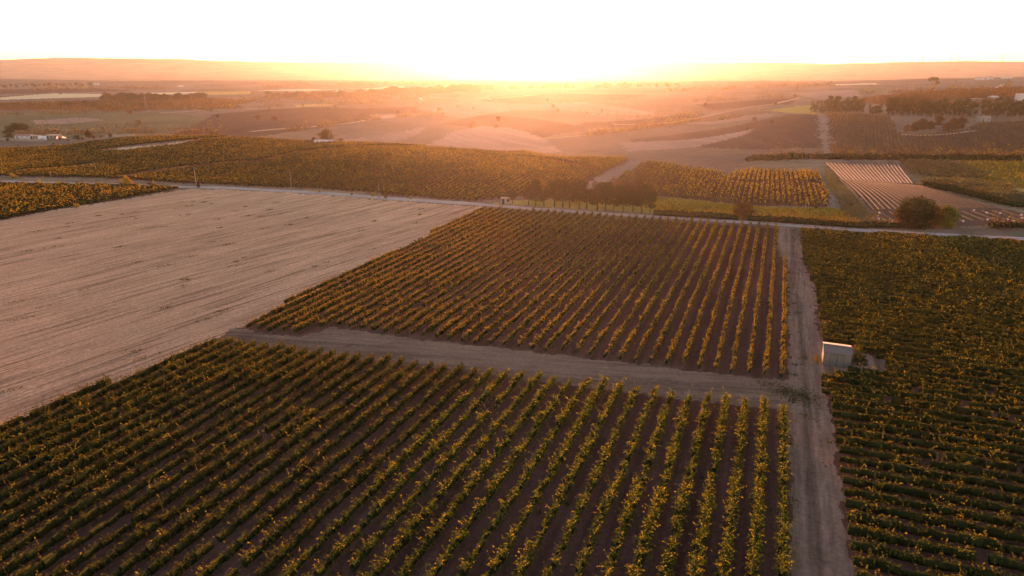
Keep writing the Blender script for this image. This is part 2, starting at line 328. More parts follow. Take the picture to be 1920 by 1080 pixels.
regions = [   # (name, picture outline on the ground, search start)
 ('green_field',  [(-300, 262), (-300, 200), (0, 212), (140, 208), (330, 213), (420, 225), (300, 250), (200, 256), (0, 264)], 500),
 ('brown_field',  [(320, 256), (400, 214), (560, 200), (700, 205), (690, 225), (600, 240), (480, 257)], 500),
 ('brown_field',  [(830, 232), (900, 215), (1000, 222), (1120, 240), (1000, 260), (900, 240)], 500),
 ('pink_field',   [(780, 203), (860, 193), (960, 187), (1080, 190), (1180, 203), (1260, 218), (1180, 224), (1060, 207), (960, 207), (870, 222), (805, 214)], 500),
 ('pink_field',   [(800, 272), (850, 246), (905, 236), (960, 240), (1010, 256), (1060, 286), (980, 286), (900, 280)], 450),
 ('pink_field',   [(690, 221), (735, 214), (742, 221), (700, 224)], 500),
 ('brown_field',  [(1180, 262), (1300, 248), (1480, 215), (1525, 214), (1540, 280), (1400, 280), (1300, 275), (1200, 280)], 420),
 ('pink_field',   [(1160, 268), (1290, 262), (1420, 240), (1400, 252), (1300, 276), (1180, 284)], 420),
 ('brown_field',  [(480, 214), (620, 206), (780, 200), (790, 212), (640, 216), (500, 222)], 500),
 ('brown_field',  [(900, 190), (1010, 196), (1160, 188), (1220, 178), (1050, 176), (920, 181)], 800),
 ('pink_field',   [(640, 262), (760, 246), (800, 236), (790, 250), (730, 268), (660, 270)], 480),
 ('brown_field',  [(1080, 240), (1200, 238), (1330, 222), (1290, 212), (1180, 226), (1090, 230)], 500),
 ('pink_field',   [(60, 226), (150, 220), (200, 224), (130, 232), (70, 233)], 500),
 ('pink_field',   [(1280, 230), (1400, 216), (1460, 212), (1440, 220), (1330, 233)], 450),
 ('brown_field',  [(1300, 196), (1440, 186), (1500, 184), (1480, 196), (1340, 206)], 800),
 ('green_field',  [(540, 188), (720, 190), (860, 184), (800, 194), (620, 196)], 800),
 ('straw_field',  [(1560, 158), (1640, 156), (1650, 158), (1570, 160)], 1400),
 ('brown_field',  [(0, 176), (0, 168), (180, 166), (260, 170), (100, 174)], 1200),
 ('straw_field',  [(480, 170), (560, 167), (640, 168), (560, 171)], 1300),
 ('yellow_field', [(1440, 207), (1515, 197), (1528, 205), (1535, 215), (1480, 212)], 450),
 ('yellow_field', [(375, 172), (470, 171), (470, 176), (376, 178)], 900),
 ('yellow_field', [(550, 197), (615, 194), (625, 198), (560, 201)], 800),
 ('straw_field',  [(-200, 188), (0, 183), (100, 175), (190, 176), (200, 181), (110, 184), (0, 187)], 900),
 ('straw_field',  [(270, 174), (370, 172), (370, 175), (290, 178)], 900),
 ('straw_field',  [(680, 166), (740, 160), (760, 163), (700, 168)], 900),
 ('green_field',  [(1610, 166), (1640, 163), (1670, 168), (1650, 174), (1610, 172)], 900),
 ('pink_field',   [(1480, 175), (1600, 168), (1620, 180), (1540, 186)], 700),
 ('scrub_ground', [(1050, 306), (1200, 300), (1300, 316), (1345, 322), (1365, 300), (1500, 302), (1540, 296), (1700, 298), (1920, 306), (2200, 306), (2200, 298), (1900, 296), (1740, 291), (1560, 294), (1540, 280), (1400, 282), (1250, 286), (1100, 286)], 335),
 ('brown_field',  SLOPE, 400),
 ('pale_lane',    [(1528, 215), (1545, 215), (1556, 250), (1562, 292), (1550, 292), (1542, 250)], 400),
 ('scrub_ground', [(1668, 220), (1840, 220), (1815, 243), (1760, 250), (1705, 254), (1682, 246)], 420),
 ('pale_lane',    [(1565, 291), (1640, 292), (1740, 289), (1800, 291), (1800, 294), (1740, 292), (1640, 295), (1565, 294)], 400),
 # between the road and the opposite slope, right side
 ('verge',        [(1225, 412), (1225, 360), (1400, 300), (1500, 300), (1545, 302), (2200, 306), (2200, 445), (1700, 433)], 205),
 ('pale_lane',    [(1523, 304), (1533, 304), (1540, 335), (1556, 360), (1572, 388), (1560, 388), (1540, 360), (1527, 335)], 205),
 ('young_soil',   [(1545, 304), (1683, 304), (1718, 346), (1578, 340)], 205),
 ('young_soil',   [(1578, 340), (1730, 347), (1880, 392), (1920, 400), (1920, 420), (1800, 425), (1680, 425), (1625, 394)], 205),
 ('green_field',  [(1683, 304), (2200, 308), (2200, 400), (1920, 395), (1820, 372), (1730, 347)], 205),
 ('yellow_field', [(1880, 355), (1960, 352), (1960, 368), (1905, 368)], 205),
 ('scrub_ground', [(1845, 425), (1920, 420), (2200, 420), (2200, 462), (1920, 444), (1800, 434)], 205),
 ('meadow',       [(1225, 372), (1280, 374), (1400, 387), (1500, 391), (1570, 391), (1640, 430), (1500, 415), (1350, 406), (1225, 400)], 205),
 ('green_field',  [(1545, 310), (1578, 345), (1625, 396), (1640, 425), (1585, 415), (1570, 385), (1545, 345)], 205),
 ('meadow',       [(900, 382), (960, 376), (1100, 372), (1225, 370), (1225, 405), (1000, 392)], 205),
 ('vineyard_soil', HUMP, 205), ('vineyard_soil', PLOT, 205),
 ('pale_lane',    [(1085, 351), (1140, 351), (1218, 303), (1180, 302)], 205),
 ('sandy_path',   [(165, 284), (300, 272), (390, 259), (445, 258), (400, 264), (330, 273), (220, 284)], 205),
 ('sandy_path',   [(20, 320), (100, 314), (182, 306), (182, 309), (100, 317)], 205),
 ('verge',        [(-400, 325), (0, 332), (190, 335), (345, 345), (545, 353), (711, 365), (905, 380), (1225, 400), (1225, 412), (905, 391), (711, 376), (545, 363), (420, 356), (345, 354), (200, 350), (0, 346), (-400, 340)], 180),
 ('stubble_field', [(-500, 520), (0, 414), (80, 398), (150, 386), (345, 355), (420, 355), (545, 361), (711, 374), (908, 389), (640, 520), (440, 622), (395, 640), (200, 724), (0, 812), (-260, 925), (-900, 1200), (-1500, 900)], 30),
 ('cross_path',   [(445, 614), (395, 640), (560, 662), (860, 699), (1127, 730), (1290, 754), (1463, 770), (1480, 772), (1480, 708), (1275, 690), (1133, 673), (945, 651), (773, 632), (612, 611), (568, 629)], 30),
 ('vineyard_soil', LOWER, 20), ('vineyard_soil', UPPER, 60),
 ('vineyard_soil', RIGHT, 20), ('vineyard_soil', CORNER, 100),
 ('dirt_track',   [(1455, 424), (1502, 430), (1507, 488), (1528, 540), (1534, 600), (1542, 640), (1600, 655), (1672, 680), (1656, 706), (1600, 698), (1543, 713), (1562, 800), (1574, 900), (1586, 990), (1610, 1085), (1660, 1300), (1486, 1300), (1479, 1080), (1479, 720), (1474, 487), (1463, 487)], 20),
]
tcols = np.concatenate([np.linspace(-1.6, -1.02, 30)[:-1], np.linspace(-1.02, 1.02, 1150), np.linspace(1.02, 1.6, 30)[1:]])
yr = [18.0]
while yr[-1] < 7100:
    a = yr[-1]; yr.append(a * (1.02 if a < 44 else 1.0048 if a < 420 else 1.009 if a < 2600 else 1.025))
yr = np.array(yr)
TG, YG = np.meshgrid(tcols, yr)
XG = TG * YG; ZG = hz(XG, YG)
nr, nc = TG.shape
gv = np.stack([XG, YG, ZG], -1).reshape(-1, 3)
idx = np.arange(nr * nc).reshape(nr, nc)
gf = np.stack([idx[:-1, :-1], idx[:-1, 1:], idx[1:, 1:], idx[1:, :-1]], -1).reshape(-1, 4)
fc = gv[gf].mean(1)
wob = np.clip(fc[:, 1] * .005, .4, 3)
fx = fc[:, 0] + wob * (2 * vnoise(fc[:, 0], fc[:, 1], 3, 11) + 2 * vnoise(fc[:, 0], fc[:, 1], .8, 12))
fy = fc[:, 1] + wob * (2 * vnoise(fc[:, 0], fc[:, 1], 3, 13) + 2 * vnoise(fc[:, 0], fc[:, 1], .8, 14))
cls = np.zeros(len(gf), np.int16); names = ['ground']
POLYS = {}
for (nm, px, ymin) in regions:
    if nm not in names: names.append(nm)
    wp = GP(px, ymin); cls[inside(wp, fx, fy)] = names.index(nm)
for k, nm in enumerate(names):
    sel = gf[cls == k]
    if not len(sel): continue
    u, inv = np.unique(sel, return_inverse=True)
    me = mesh_np(nm, gv[u], inv.reshape(-1, 4), MG[nm], smooth=True)
    tag(link(nm, me), kind='structure')
# ground behind and beside the camera
bm_ = MB()
bm_.poly([(-60, -400, 6.8), (60, -400, 6.8), (28.5, 18.2, -.4), (-28.5, 18.2, -.4)], [(0, 1, 2, 3)])
bm_.poly([(-400, -400, 6.8), (-60, -400, 6.8), (-28.5, 18.2, -.4)], [(0, 1, 2)])
bm_.poly([(60, -400, 6.8), (400, -400, 6.8), (28.5, 18.2, -.4)], [(0, 1, 2)])
tag(link('vineyard_soil', bm_.mesh('vineyard_soil', MG['vineyard_soil'])), kind='structure')

# ------------------------------------------------------------------ road ribbon
def ribbon(name, pts, width, mat, lift=.05, step=2.5, jit=.12):
    pts = np.array(pts, float); seg = np.linalg.norm(np.diff(pts, axis=0), axis=1); s = np.concatenate([[0], np.cumsum(seg)])
    n = int(s[-1] / step) + 2; q = np.linspace(0, s[-1], n)
    x = np.interp(q, s, pts[:, 0]); y = np.interp(q, s, pts[:, 1])
    for _ in range(6):
        x[1:-1] = (x[:-2] + 2 * x[1:-1] + x[2:]) / 4; y[1:-1] = (y[:-2] + 2 * y[1:-1] + y[2:]) / 4
    dx = np.gradient(x); dy = np.gradient(y); l = np.hypot(dx, dy); nx, ny = -dy / l, dx / l
    rows = []
    for k in (-1, -.5, 0, .5, 1):
        ww = width / 2 * k * (1 + (jit * 2 * vnoise(q, q * 0 + k, 4, 21) if abs(k) == 1 else 0))
        X = x + nx * ww; Yy = y + ny * ww
        rows.append(np.stack([X, Yy, hz(X, Yy) + lift + (.03 if abs(k) < 1 else 0)], -1))
    R = np.array(rows); v = R.transpose(1, 0, 2).reshape(-1, 3)
    id2 = np.arange(n * 5).reshape(n, 5)
    f = np.stack([id2[:-1, :-1], id2[1:, :-1], id2[1:, 1:], id2[:-1, 1:]], -1).reshape(-1, 4)
    return link(name, mesh_np(name, v, f[:, ::-1], mat, smooth=True))
ROADM = ground_mat("road_surface", (.25, .20, .18), (.30, .245, .22), (.20, .16, .145), .08, 3, None, .2, .2)
road_w = [G(a, b, 150) for a, b in road_px]
tag(ribbon('road', road_w, 4.4, ROADM, .06), kind='structure')

PATHM = ground_mat("path_dust", (.36, .24, .17), (.30, .20, .15), None, .03, .6, None, .2, .3)
for ln, wd, ym in [([(470, 247), (560, 240), (650, 232), (700, 223), (742, 217)], 7, 480), ([(1150, 234), (1240, 232), (1290, 225), (1340, 214), (1450, 196), (1500, 184)], 6, 480),
                   ([(800, 182), (870, 186), (930, 184), (1010, 178)], 7, 800), ([(1840, 176), (1862, 166), (1880, 158)], 7, 900), ([(300, 212), (420, 205), (540, 203), (700, 190)], 6, 600),
                   ([(1000, 262), (1100, 254), (1180, 242), (1260, 236)], 4, 480), ([(1690, 253), (1740, 255), (1790, 251), (1830, 245)], 3, 420)]:
    tag(ribbon('path', GP(ln, ym), wd, PATHM, .25, 6, .3), kind='structure')

# ------------------------------------------------------------------ leaf clouds
def cards(c, size, rng, flat=.0, aspect=.8):
    n = len(c)
    nrm = rng.normal(size=(n, 3)); nrm[:, 2] += flat; nrm /= np.linalg.norm(nrm, axis=1)[:, None]
    a = np.cross(nrm, rng.normal(size=(n, 3))); a /= (np.linalg.norm(a, axis=1)[:, None] + 1e-9); b = np.cross(nrm, a)
    s = (size * .5)[:, None]
    v = np.stack([c - a * s, c - b * s * aspect, c + a * s * 1.15, c + b * s * aspect], 1).reshape(-1, 3)
    f = np.arange(n * 4).reshape(n, 4); return v, f
PAL = {
 'lush':  [((.050, .085, .016), .42), ((.085, .125, .020), .30), ((.16, .17, .028), .18), ((.26, .20, .03), .07), ((.11, .06, .025), .03)],
 'dull':  [((.046, .058, .018), .40), ((.070, .078, .022), .30), ((.11, .095, .028), .12), ((.17, .12, .03), .03), ((.08, .045, .025), .08)],
 'gold':  [((.078, .086, .022), .32), ((.135, .125, .028), .30), ((.25, .18, .035), .25), ((.34, .21, .04), .10), ((.12, .055, .025), .05)],
 'dense': [((.046, .060, .016), .40), ((.072, .085, .020), .32), ((.12, .11, .026), .12), ((.19, .14, .03), .03), ((.08, .048, .025), .04)],
 'yellow':[((.14, .14, .03), .25), ((.26, .22, .04), .40), ((.38, .28, .05), .30), ((.10, .10, .03), .05)],
 'brown': [((.075, .065, .03), .4), ((.11, .09, .035), .35), ((.15, .11, .04), .25)],
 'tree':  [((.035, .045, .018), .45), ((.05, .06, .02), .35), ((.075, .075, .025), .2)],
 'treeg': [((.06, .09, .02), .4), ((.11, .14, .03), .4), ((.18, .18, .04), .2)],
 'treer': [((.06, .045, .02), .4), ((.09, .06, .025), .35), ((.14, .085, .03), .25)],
 'dry':   [((.12, .065, .04), .4), ((.17, .095, .055), .35), ((.09, .06, .035), .25)],
 'olive': [((.09, .10, .06), .5), ((.13, .14, .085), .35), ((.07, .08, .04), .15)],
}
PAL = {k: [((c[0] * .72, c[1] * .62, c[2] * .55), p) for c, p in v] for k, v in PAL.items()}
def tints(pal, n, rng, clump=None):
    cs = np.array([c for c, _ in PAL[pal]]); ps = np.array([p for _, p in PAL[pal]]); ps /= ps.sum()
    k = rng.choice(len(cs), n, p=ps); t = cs[k] * rng.uniform(.8, 1.2, (n, 1))
    if clump is not None: t = t * clump[:, None]
    return t
def vine_mesh(P, along, lat, rng, leaf, per, wid, hgt, pal, core=True, shoots=.14, base=.45):
    """foliage of the plants standing at P (n,2): returns a mesh"""
    n = len(P)
    vig = np.clip(1 + .55 * vnoise(P[:, 0], P[:, 1], 4.5, 31) + .35 * vnoise(P[:, 0], P[:, 1], 30, 32) + rng.normal(0, .13, n), .45, 1.35)
    LPC = 6
    cnt = rng.poisson(per * vig / LPC); I = np.repeat(np.arange(n), cnt); nc_ = len(I)
    side = np.where(rng.random(nc_) < .5, -1.0, 1.0); azc = rng.normal(0, .75, nc_)       # cane leaves the wire sideways
    u0 = rng.uniform(-.5, .5, nc_); h0 = base + (hgt * vig[I] ** .6 - base) * rng.beta(2.6, 1.5, nc_) * .92
    L = wid * .5 * vig[I] * rng.uniform(.75, 1.35, nc_) * np.where(rng.random(nc_) < shoots, 1.5, 1.0)
    rise = rng.normal(.35, .45, nc_) * np.where(rng.random(nc_) < shoots, 1.7, 1.0); droop = rng.uniform(.5, 1.5, nc_)
    sx = np.repeat(np.linspace(.25, 1.05, LPC)[None], nc_, 0) + rng.normal(0, .06, (nc_, LPC))
    off = (side * np.cos(azc) * L)[:, None] * sx; uu = u0[:, None] + (np.sin(azc) * L)[:, None] * sx
    hh_ = h0[:, None] + L[:, None] * (rise[:, None] * sx * 1.6 - droop[:, None] * sx ** 2 * .8)
    m = nc_ * LPC; II = np.repeat(I, LPC); u = uu.ravel(); off = off.ravel() + rng.normal(0, .05, n)[II]
    h = np.maximum(hh_.ravel(), .12)
    X = P[II, 0] + along[0] * u + lat[0] * off; Y = P[II, 1] + along[1] * u + lat[1] * off
    Z = hz(X, Y) + h
    c = np.stack([X, Y, Z], -1)
    sz = leaf * rng.uniform(.65, 1.35, m)
    v, f = cards(c, sz, rng, .35)
    patch = 1 + .35 * vnoise(X, Y, 9, 33) + .25 * vnoise(X, Y, 2.5, 34)
    tn = tints(pal, m, rng, patch)
    painted_sun_tips = np.repeat(rng.random(nc_) < min(shoots * 2.6, .36), LPC) & (h > hgt * .86)
    tn[painted_sun_tips] = tn[painted_sun_tips] * .4 + np.array([.20, .165, .03]) * .6 * rng.uniform(.7, 1.2, (int(painted_sun_tips.sum()), 1))  # gold painted into the topmost leaves as sunlit tips
    if core:  # woody, leafy inside of the row: hull per plant, its dark tint painting inner shade
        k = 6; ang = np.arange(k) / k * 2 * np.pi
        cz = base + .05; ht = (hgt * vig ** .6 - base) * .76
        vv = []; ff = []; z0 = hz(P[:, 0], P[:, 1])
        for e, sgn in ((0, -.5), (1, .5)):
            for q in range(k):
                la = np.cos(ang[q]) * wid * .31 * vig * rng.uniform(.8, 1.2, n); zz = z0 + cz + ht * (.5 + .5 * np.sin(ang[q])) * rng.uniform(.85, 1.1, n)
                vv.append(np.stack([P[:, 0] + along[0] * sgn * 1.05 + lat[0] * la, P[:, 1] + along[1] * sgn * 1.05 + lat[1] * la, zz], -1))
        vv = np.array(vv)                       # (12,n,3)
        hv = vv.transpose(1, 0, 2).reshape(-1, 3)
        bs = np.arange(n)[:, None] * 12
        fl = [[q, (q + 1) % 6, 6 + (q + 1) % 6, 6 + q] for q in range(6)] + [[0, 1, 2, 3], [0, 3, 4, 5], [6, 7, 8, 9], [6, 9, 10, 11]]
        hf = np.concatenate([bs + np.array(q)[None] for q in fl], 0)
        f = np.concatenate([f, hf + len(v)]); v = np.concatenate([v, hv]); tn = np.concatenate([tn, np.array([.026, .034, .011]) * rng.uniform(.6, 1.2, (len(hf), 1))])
    return v, f, tn
def stems_mesh(P, rng):
    n = len(P); z = hz(P[:, 0], P[:, 1]); k = 4; vv = []
    jx = rng.normal(0, .06, (n, 2))
    for (hh, rr, jj) in ((-.05, .05, 0), (.9, .035, 1)):
        for q in range(k):
            a = q / k * 2 * np.pi
            vv.append(np.stack([P[:, 0] + rr * np.cos(a) + jj * jx[:, 0], P[:, 1] + rr * np.sin(a) + jj * jx[:, 1], z + hh], -1))
    v = np.array(vv).transpose(1, 0, 2).reshape(-1, 3); bs = np.arange(n)[:, None] * 8
    fl = [[q, (q + 1) % 4, 4 + (q + 1) % 4, 4 + q] for q in range(4)] + [[4, 5, 6, 7]]
    return v, np.concatenate([bs + np.array(q)[None] for q in fl], 0)
_pm = MB(); _pm.tube([(0, 0, -.2), (0, 0, 1.75)], [.05, .045], 6); POSTME = _pm.mesh('post', POST)

def row_lines(poly, d, spacing, origin, ymin=30, extent=1400, step=1.0, holes=(), margin=(-220, 2140, 1290)):
    """plants on parallel lines inside a ground outline; yields (index, plants)"""
    d = np.array(d); p = np.array([d[1], -d[0]]); wp = np.array(poly); rel = wp - origin
    s = rel @ p; a = rel @ d
    res = []
    for k in range(int(math.floor(s.min() / spacing)), int(math.ceil(s.max() / spacing)) + 1):
        q = np.arange(max(a.min(), -extent), min(a.max(), extent), step)
        P = origin + p * (k * spacing) + q[:, None] * d
        ok = inside(poly, P[:, 0], P[:, 1])
        for hpoly in holes: ok &= ~inside(hpoly, P[:, 0], P[:, 1])
        P = P[ok]
        if len(P) < 4: continue
        Zp = hz(P[:, 0], P[:, 1]); px, py = proj(P[:, 0], P[:, 1], Zp)
        vis = (px > margin[0]) & (px < margin[1]) & (py < margin[2])
        P = P[vis]
        if len(P) >= 4: res.append((k, P))
    return res
NROW = 0
def make_row(P, d, label, group, leaf, per, wid, hgt, pal, gap=.02, stems=True, posts=True, seed=0, base=.45, shoots=.14, core=True):
    global NROW
    rng = np.random.default_rng(1000 + seed * 131)
    d = np.array(d); lat = np.array([d[1], -d[0]])
    keep = (rng.random(len(P)) > gap) & (vnoise(P[:, 0], P[:, 1], 3.2, 50 + seed) > -.5 + gap * 1.6)
    Q = P + rng.normal(0, .07, P.shape); Q = Q[keep]
    wav = vnoise(Q[:, 0], Q[:, 1], 14, 60) * .18; Q = Q + lat * wav[:, None]
    if len(Q) < 3: return None
    org = P[len(P) // 2]; oz = h1(org[0], org[1])
    e = bpy.data.objects.new('vine_row', None); COL.objects.link(e); e.empty_display_size = .5
    e.location = (org[0], org[1], oz); tag(e, label, 'vine row', group)
    O = np.array([org[0], org[1], oz])
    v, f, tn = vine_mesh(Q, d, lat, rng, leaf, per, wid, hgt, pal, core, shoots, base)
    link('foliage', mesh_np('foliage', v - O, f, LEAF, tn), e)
    if stems:
        v, f = stems_mesh(Q, rng); tag(link('stem', mesh_np('stem', v - O, f, WOOD), e), kind='stuff')
    if posts:
        for q in (0, len(P) - 1):
            link('post', POSTME, e, loc=(P[q, 0] - org[0], P[q, 1] - org[1], h1(P[q, 0], P[q, 1]) - oz))
    NROW += 1
    return e

# lower plot
o1 = np.array(G(1465, 900))
rows = row_lines(GP(LOWER, 20), D1, 2.5, o1)
for k, P in rows:
    n = -k + 1
    if n < 1: continue
    if n <= 18:
        make_row(P, D1, f"{ordw(n)} vine row from the dirt track in the plot below the cross path, bushy green", "vine rows below the cross path", .165, 120, .95, 1.7, 'lush', .03, seed=n, shoots=.14)
    else:
        make_row(P, D1, f"{ordw(n)} vine row from the dirt track in the plot below the cross path, dull green", "vine rows below the cross path", .165, 125, .92, 1.6, 'dull', .004, seed=n, base=.3, shoots=.07)
# upper plot
rows = row_lines(GP(UPPER, 60), D1, 2.5, o1)
for k, P in rows:
    n = -k + 1
    if n < 1: continue
    Ym = P[:, 1].mean()
    make_row(P, D1, f"{ordw(n)} vine row from the dirt track in the plot between cross path and road", "vine rows between the cross path and the road", .18, 78, .58 if n < 16 else .66, 1.45, 'gold', .015, seed=100 + n, base=.35, shoots=.13)
# dense plot round the shed
o2 = np.array(G(1545, 705))
D2 = np.array([-D1[1], D1[0]])
rows = row_lines(GP(RIGHT, 20), D2, 2.45, o2)
rows = sorted(rows, key=lambda r: -(r[1] @ D1).mean())
for i, (k, P) in enumerate(rows):
    n = i + 1; far = P[:, 1].mean() > 120
    make_row(P, D2, f"{ordw(n)} dense vine row from the road in the plot round the shed", "dense vine rows round the shed", .22 if far else .17, 54 if far else 100, 1.08, 1.55, 'gold' if n < 8 else 'dense', .012, seed=200 + n, base=.25, shoots=.10, stems=False, posts=False)
# corner plot by the stubble
o3 = np.array(G(150, 370, 100))
rows = row_lines(GP(CORNER, 100), D2, 2.5, o3)
rows = sorted(rows, key=lambda r: -(r[1] @ D1).mean())[:40]
for i, (k, P) in enumerate(rows):
    make_row(P, D2, f"{ordw(i + 1)} vine row from the road in the green plot beyond the pale stubble field", "vine rows beyond the stubble field", .42, 14, 1.6, 1.6, 'gold', .01, seed=300 + i, stems=False, posts=False, base=.25)
# golden plot behind the meadow
az3 = math.atan((1452 - 960) / 1341.7); D3 = np.array([math.sin(az3), math.cos(az3)])
gap_b = GP([(1365, 338), (1560, 341), (1560, 345), (1365, 343)], 205)
rows = row_lines(GP(PLOT, 205), D3, 1.95, np.array(G(1500, 370, 205)), holes=(gap_b,))
rows = sorted(rows, key=lambda r: (r[1] @ np.array([D3[1], -D3[0]])).mean())
for i, (k, P) in enumerate(rows):
    make_row(P, D3, f"{ordw(i + 1)} golden vine row from the pale lane in the plot behind the meadow", "golden vine rows behind the meadow", .36, 15, .75, 1.4, 'yellow' if i > 6 else 'gold', .02, seed=400 + i, stems=False, posts=False, base=.25)
# the broad hump of vines beyond the road
azh = math.atan((1560 - 960) / 1341.7); DH = np.array([math.sin(azh), math.cos(azh)])
TRACKS = [GP(q, 205) for q in ([(960, 293), (1000, 296), (1100, 312), (1130, 322), (1128, 325), (1090, 315), (1000, 299), (960, 296)],
          [(480, 303), (560, 284), (700, 274), (860, 278), (960, 287), (960, 289), (860, 281), (700, 277), (560, 288), (480, 307)],
          [(200, 333), (300, 318), (420, 305), (480, 303), (480, 306), (420, 309), (310, 322), (230, 335)],
          [(20, 321), (100, 315), (182, 307), (182, 311), (100, 318), (20, 324)])]
rows = row_lines(GP(HUMP, 205), DH, 2.3, np.array(G(1000, 340, 205)), holes=TRACKS, step=1.0)
rows = sorted(rows, key=lambda r: -(r[1] @ np.array([DH[1], -DH[0]])).mean())
left = max(0, 298 - NROW)
STV = []; nv = 0
def add_stuff(P, d, rng, leaf, per, wid, hgt, pal, core=False):
    global nv
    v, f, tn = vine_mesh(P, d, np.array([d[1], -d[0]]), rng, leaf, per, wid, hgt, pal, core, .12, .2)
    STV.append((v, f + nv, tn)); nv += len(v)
rs = np.random.default_rng(5)
for i, (k, P) in enumerate(rows):
    if i < left:
        make_row(P, DH, f"{ordw(i + 1)} vine row west of the pale lane on the low hill beyond the road", "vine rows on the low hill beyond the road", .28, 32, 1.0, 1.45, 'gold', .01, seed=500 + i, stems=False, posts=False, base=.2)
    else:
        add_stuff(P[vnoise(P[:, 0], P[:, 1], 5, 70) > -.45], DH, rs, .30, 28, 1.0, 1.45, 'gold', True)
# rows on the opposite slope
azs = math.atan((1616 - 960) / 1341.7); DS = np.array([math.sin(azs), math.cos(azs)])
for k, P in row_lines(GP(SLOPE, 400), DS, 2.5, np.array(G(1600, 280, 400)), step=1.2):
    add_stuff(P, DS, rs, .45, 9, .7, 1.3, 'brown')
# green rows right of the olives
GR = [(1790, 305), (2150, 308), (2150, 360), (1920, 356), (1840, 347)]
for k, P in row_lines(GP(GR, 205), D2, 2.6, np.array(G(1850, 330, 205)), step=1.0):
    add_stuff(P, D2, rs, .5, 9, 1.5, 1.6, 'lush')
v = np.concatenate([a[0] for a in STV]); f = np.concatenate([a[1] for a in STV]); tn = np.concatenate([a[2] for a in STV])
tag(link('distant_vines', mesh_np('distant_vines', v, f, LEAF, tn)), kind='stuff')
print("rows", NROW, "stuff quads", len(f))

# ------------------------------------------------------------------ striped young plantings
STRAW = plain_mat("straw_strip", (.10, .056, .024), .95, var=.3, scale=1)
GREY = plain_mat("grey_strip", (.05, .040, .028), .95, var=.3, scale=1)
def strip(p0, p1, width, hgt, mat, label, group):
    p0 = np.array(p0); p1 = np.array(p1); L = np.linalg.norm(p1 - p0); d = (p1 - p0) / L; lt = np.array([d[1], -d[0]])
    n = max(3, int(L / 1.5)); q = np.linspace(0, L, n); C = p0 + q[:, None] * d; R = []
    r = np.random.default_rng(int(abs(p0[0] * 7 + p0[1])))
    for k, hh in ((-.5, 0), (-.25, 1), (.25, 1), (.5, 0)):
        Q = C + lt * (k * width * r.uniform(.7, 1.25, n))[:, None]
        R.append(np.stack([Q[:, 0], Q[:, 1], hz(Q[:, 0], Q[:, 1]) + .02 + hh * hgt * r.uniform(.5, 1.3, n)], -1))
    V_ = np.array(R).transpose(1, 0, 2); org = np.array([p0[0], p0[1], h1(*p0)])
    id2 = np.arange(n * 4).reshape(n, 4); f = np.stack([id2[:-1, :-1], id2[:-1, 1:], id2[1:, 1:], id2[1:, :-1]], -1).reshape(-1, 4)
    o = link('planting_row', mesh_np('planting_row', V_.reshape(-1, 3) - org, f, mat)); o.location = org
    tag(o, label, 'planting row', group)
def lerp(a, b, t): return (a[0] + (b[0] - a[0]) * t, a[1] + (b[1] - a[1]) * t)
for i in range(23):
    t = i / 22
    a = lerp((1575, 336), (1728, 348), t); b = lerp((1627, 393), (1866, 390), t)
    strip(G(a[0], a[1], 205), G(b[0], b[1], 205), .55, .14, STRAW, f"{ordw(i + 1)} pale straw strip of the young planting, counted from the dirt lane", "straw strips of the young planting")
for i in range(20):
    t = i / 19
    a = lerp((1550, 305), (1680, 304), t); b = lerp((1583, 338), (1712, 345), t)
    strip(G(a[0], a[1], 205), G(b[0], b[1], 205), 1.0, .3, GREY, f"{ordw(i + 1)} grey vine strip behind the straw strips, counted from the dirt lane", "grey vine strips behind the straw strips")
TUBE = plain_mat("white_cover", (.35, .30, .26), .6, var=.1)
for i in range(14):
    t = i / 13
    a = lerp((1628, 397), (1880, 395), t); b = lerp((1665, 420), (1925, 410), t)
    strip(G(a[0], a[1], 205), G(b[0], b[1], 205), .45, .2, STRAW, f"{ordw(i + 1)} faint soil ridge in the bare plot beside the big dark tree", "faint ridges in the bare plot")
bagm = MB()
for k in range(8):
    a0 = k / 8 * 6.283; r0 = .5 + .12 * math.sin(k * 2.3)
bagm.tube([(0, 0, 0), (0.05, 0, .35), (0, .05, .6), (0, 0, .78)], [.45, .5, .3, .08], 8)
BAG = bagm.mesh('cloth', TUBE, True)
rb = random.Random(3)
for i, (a, b) in enumerate([(1638, 418), (1648, 411), (1673, 418), (1649, 400), (1806, 416), (1852, 413), (1826, 395), (1790, 411), (1876, 401), (1890, 413), (1850, 400), (1917, 410), (1915, 404), (1901, 415)]):
    x, y = G(a, b, 205)
    o = link('white_sack', BAG, loc=(x, y, h1(x, y)), rotz=rb.random() * 6, scale=(.75, .6, .7))
    tag(o, "small white sack lying on the bare plot beside the big dark tree", 'sack', "white sacks on the bare plot")

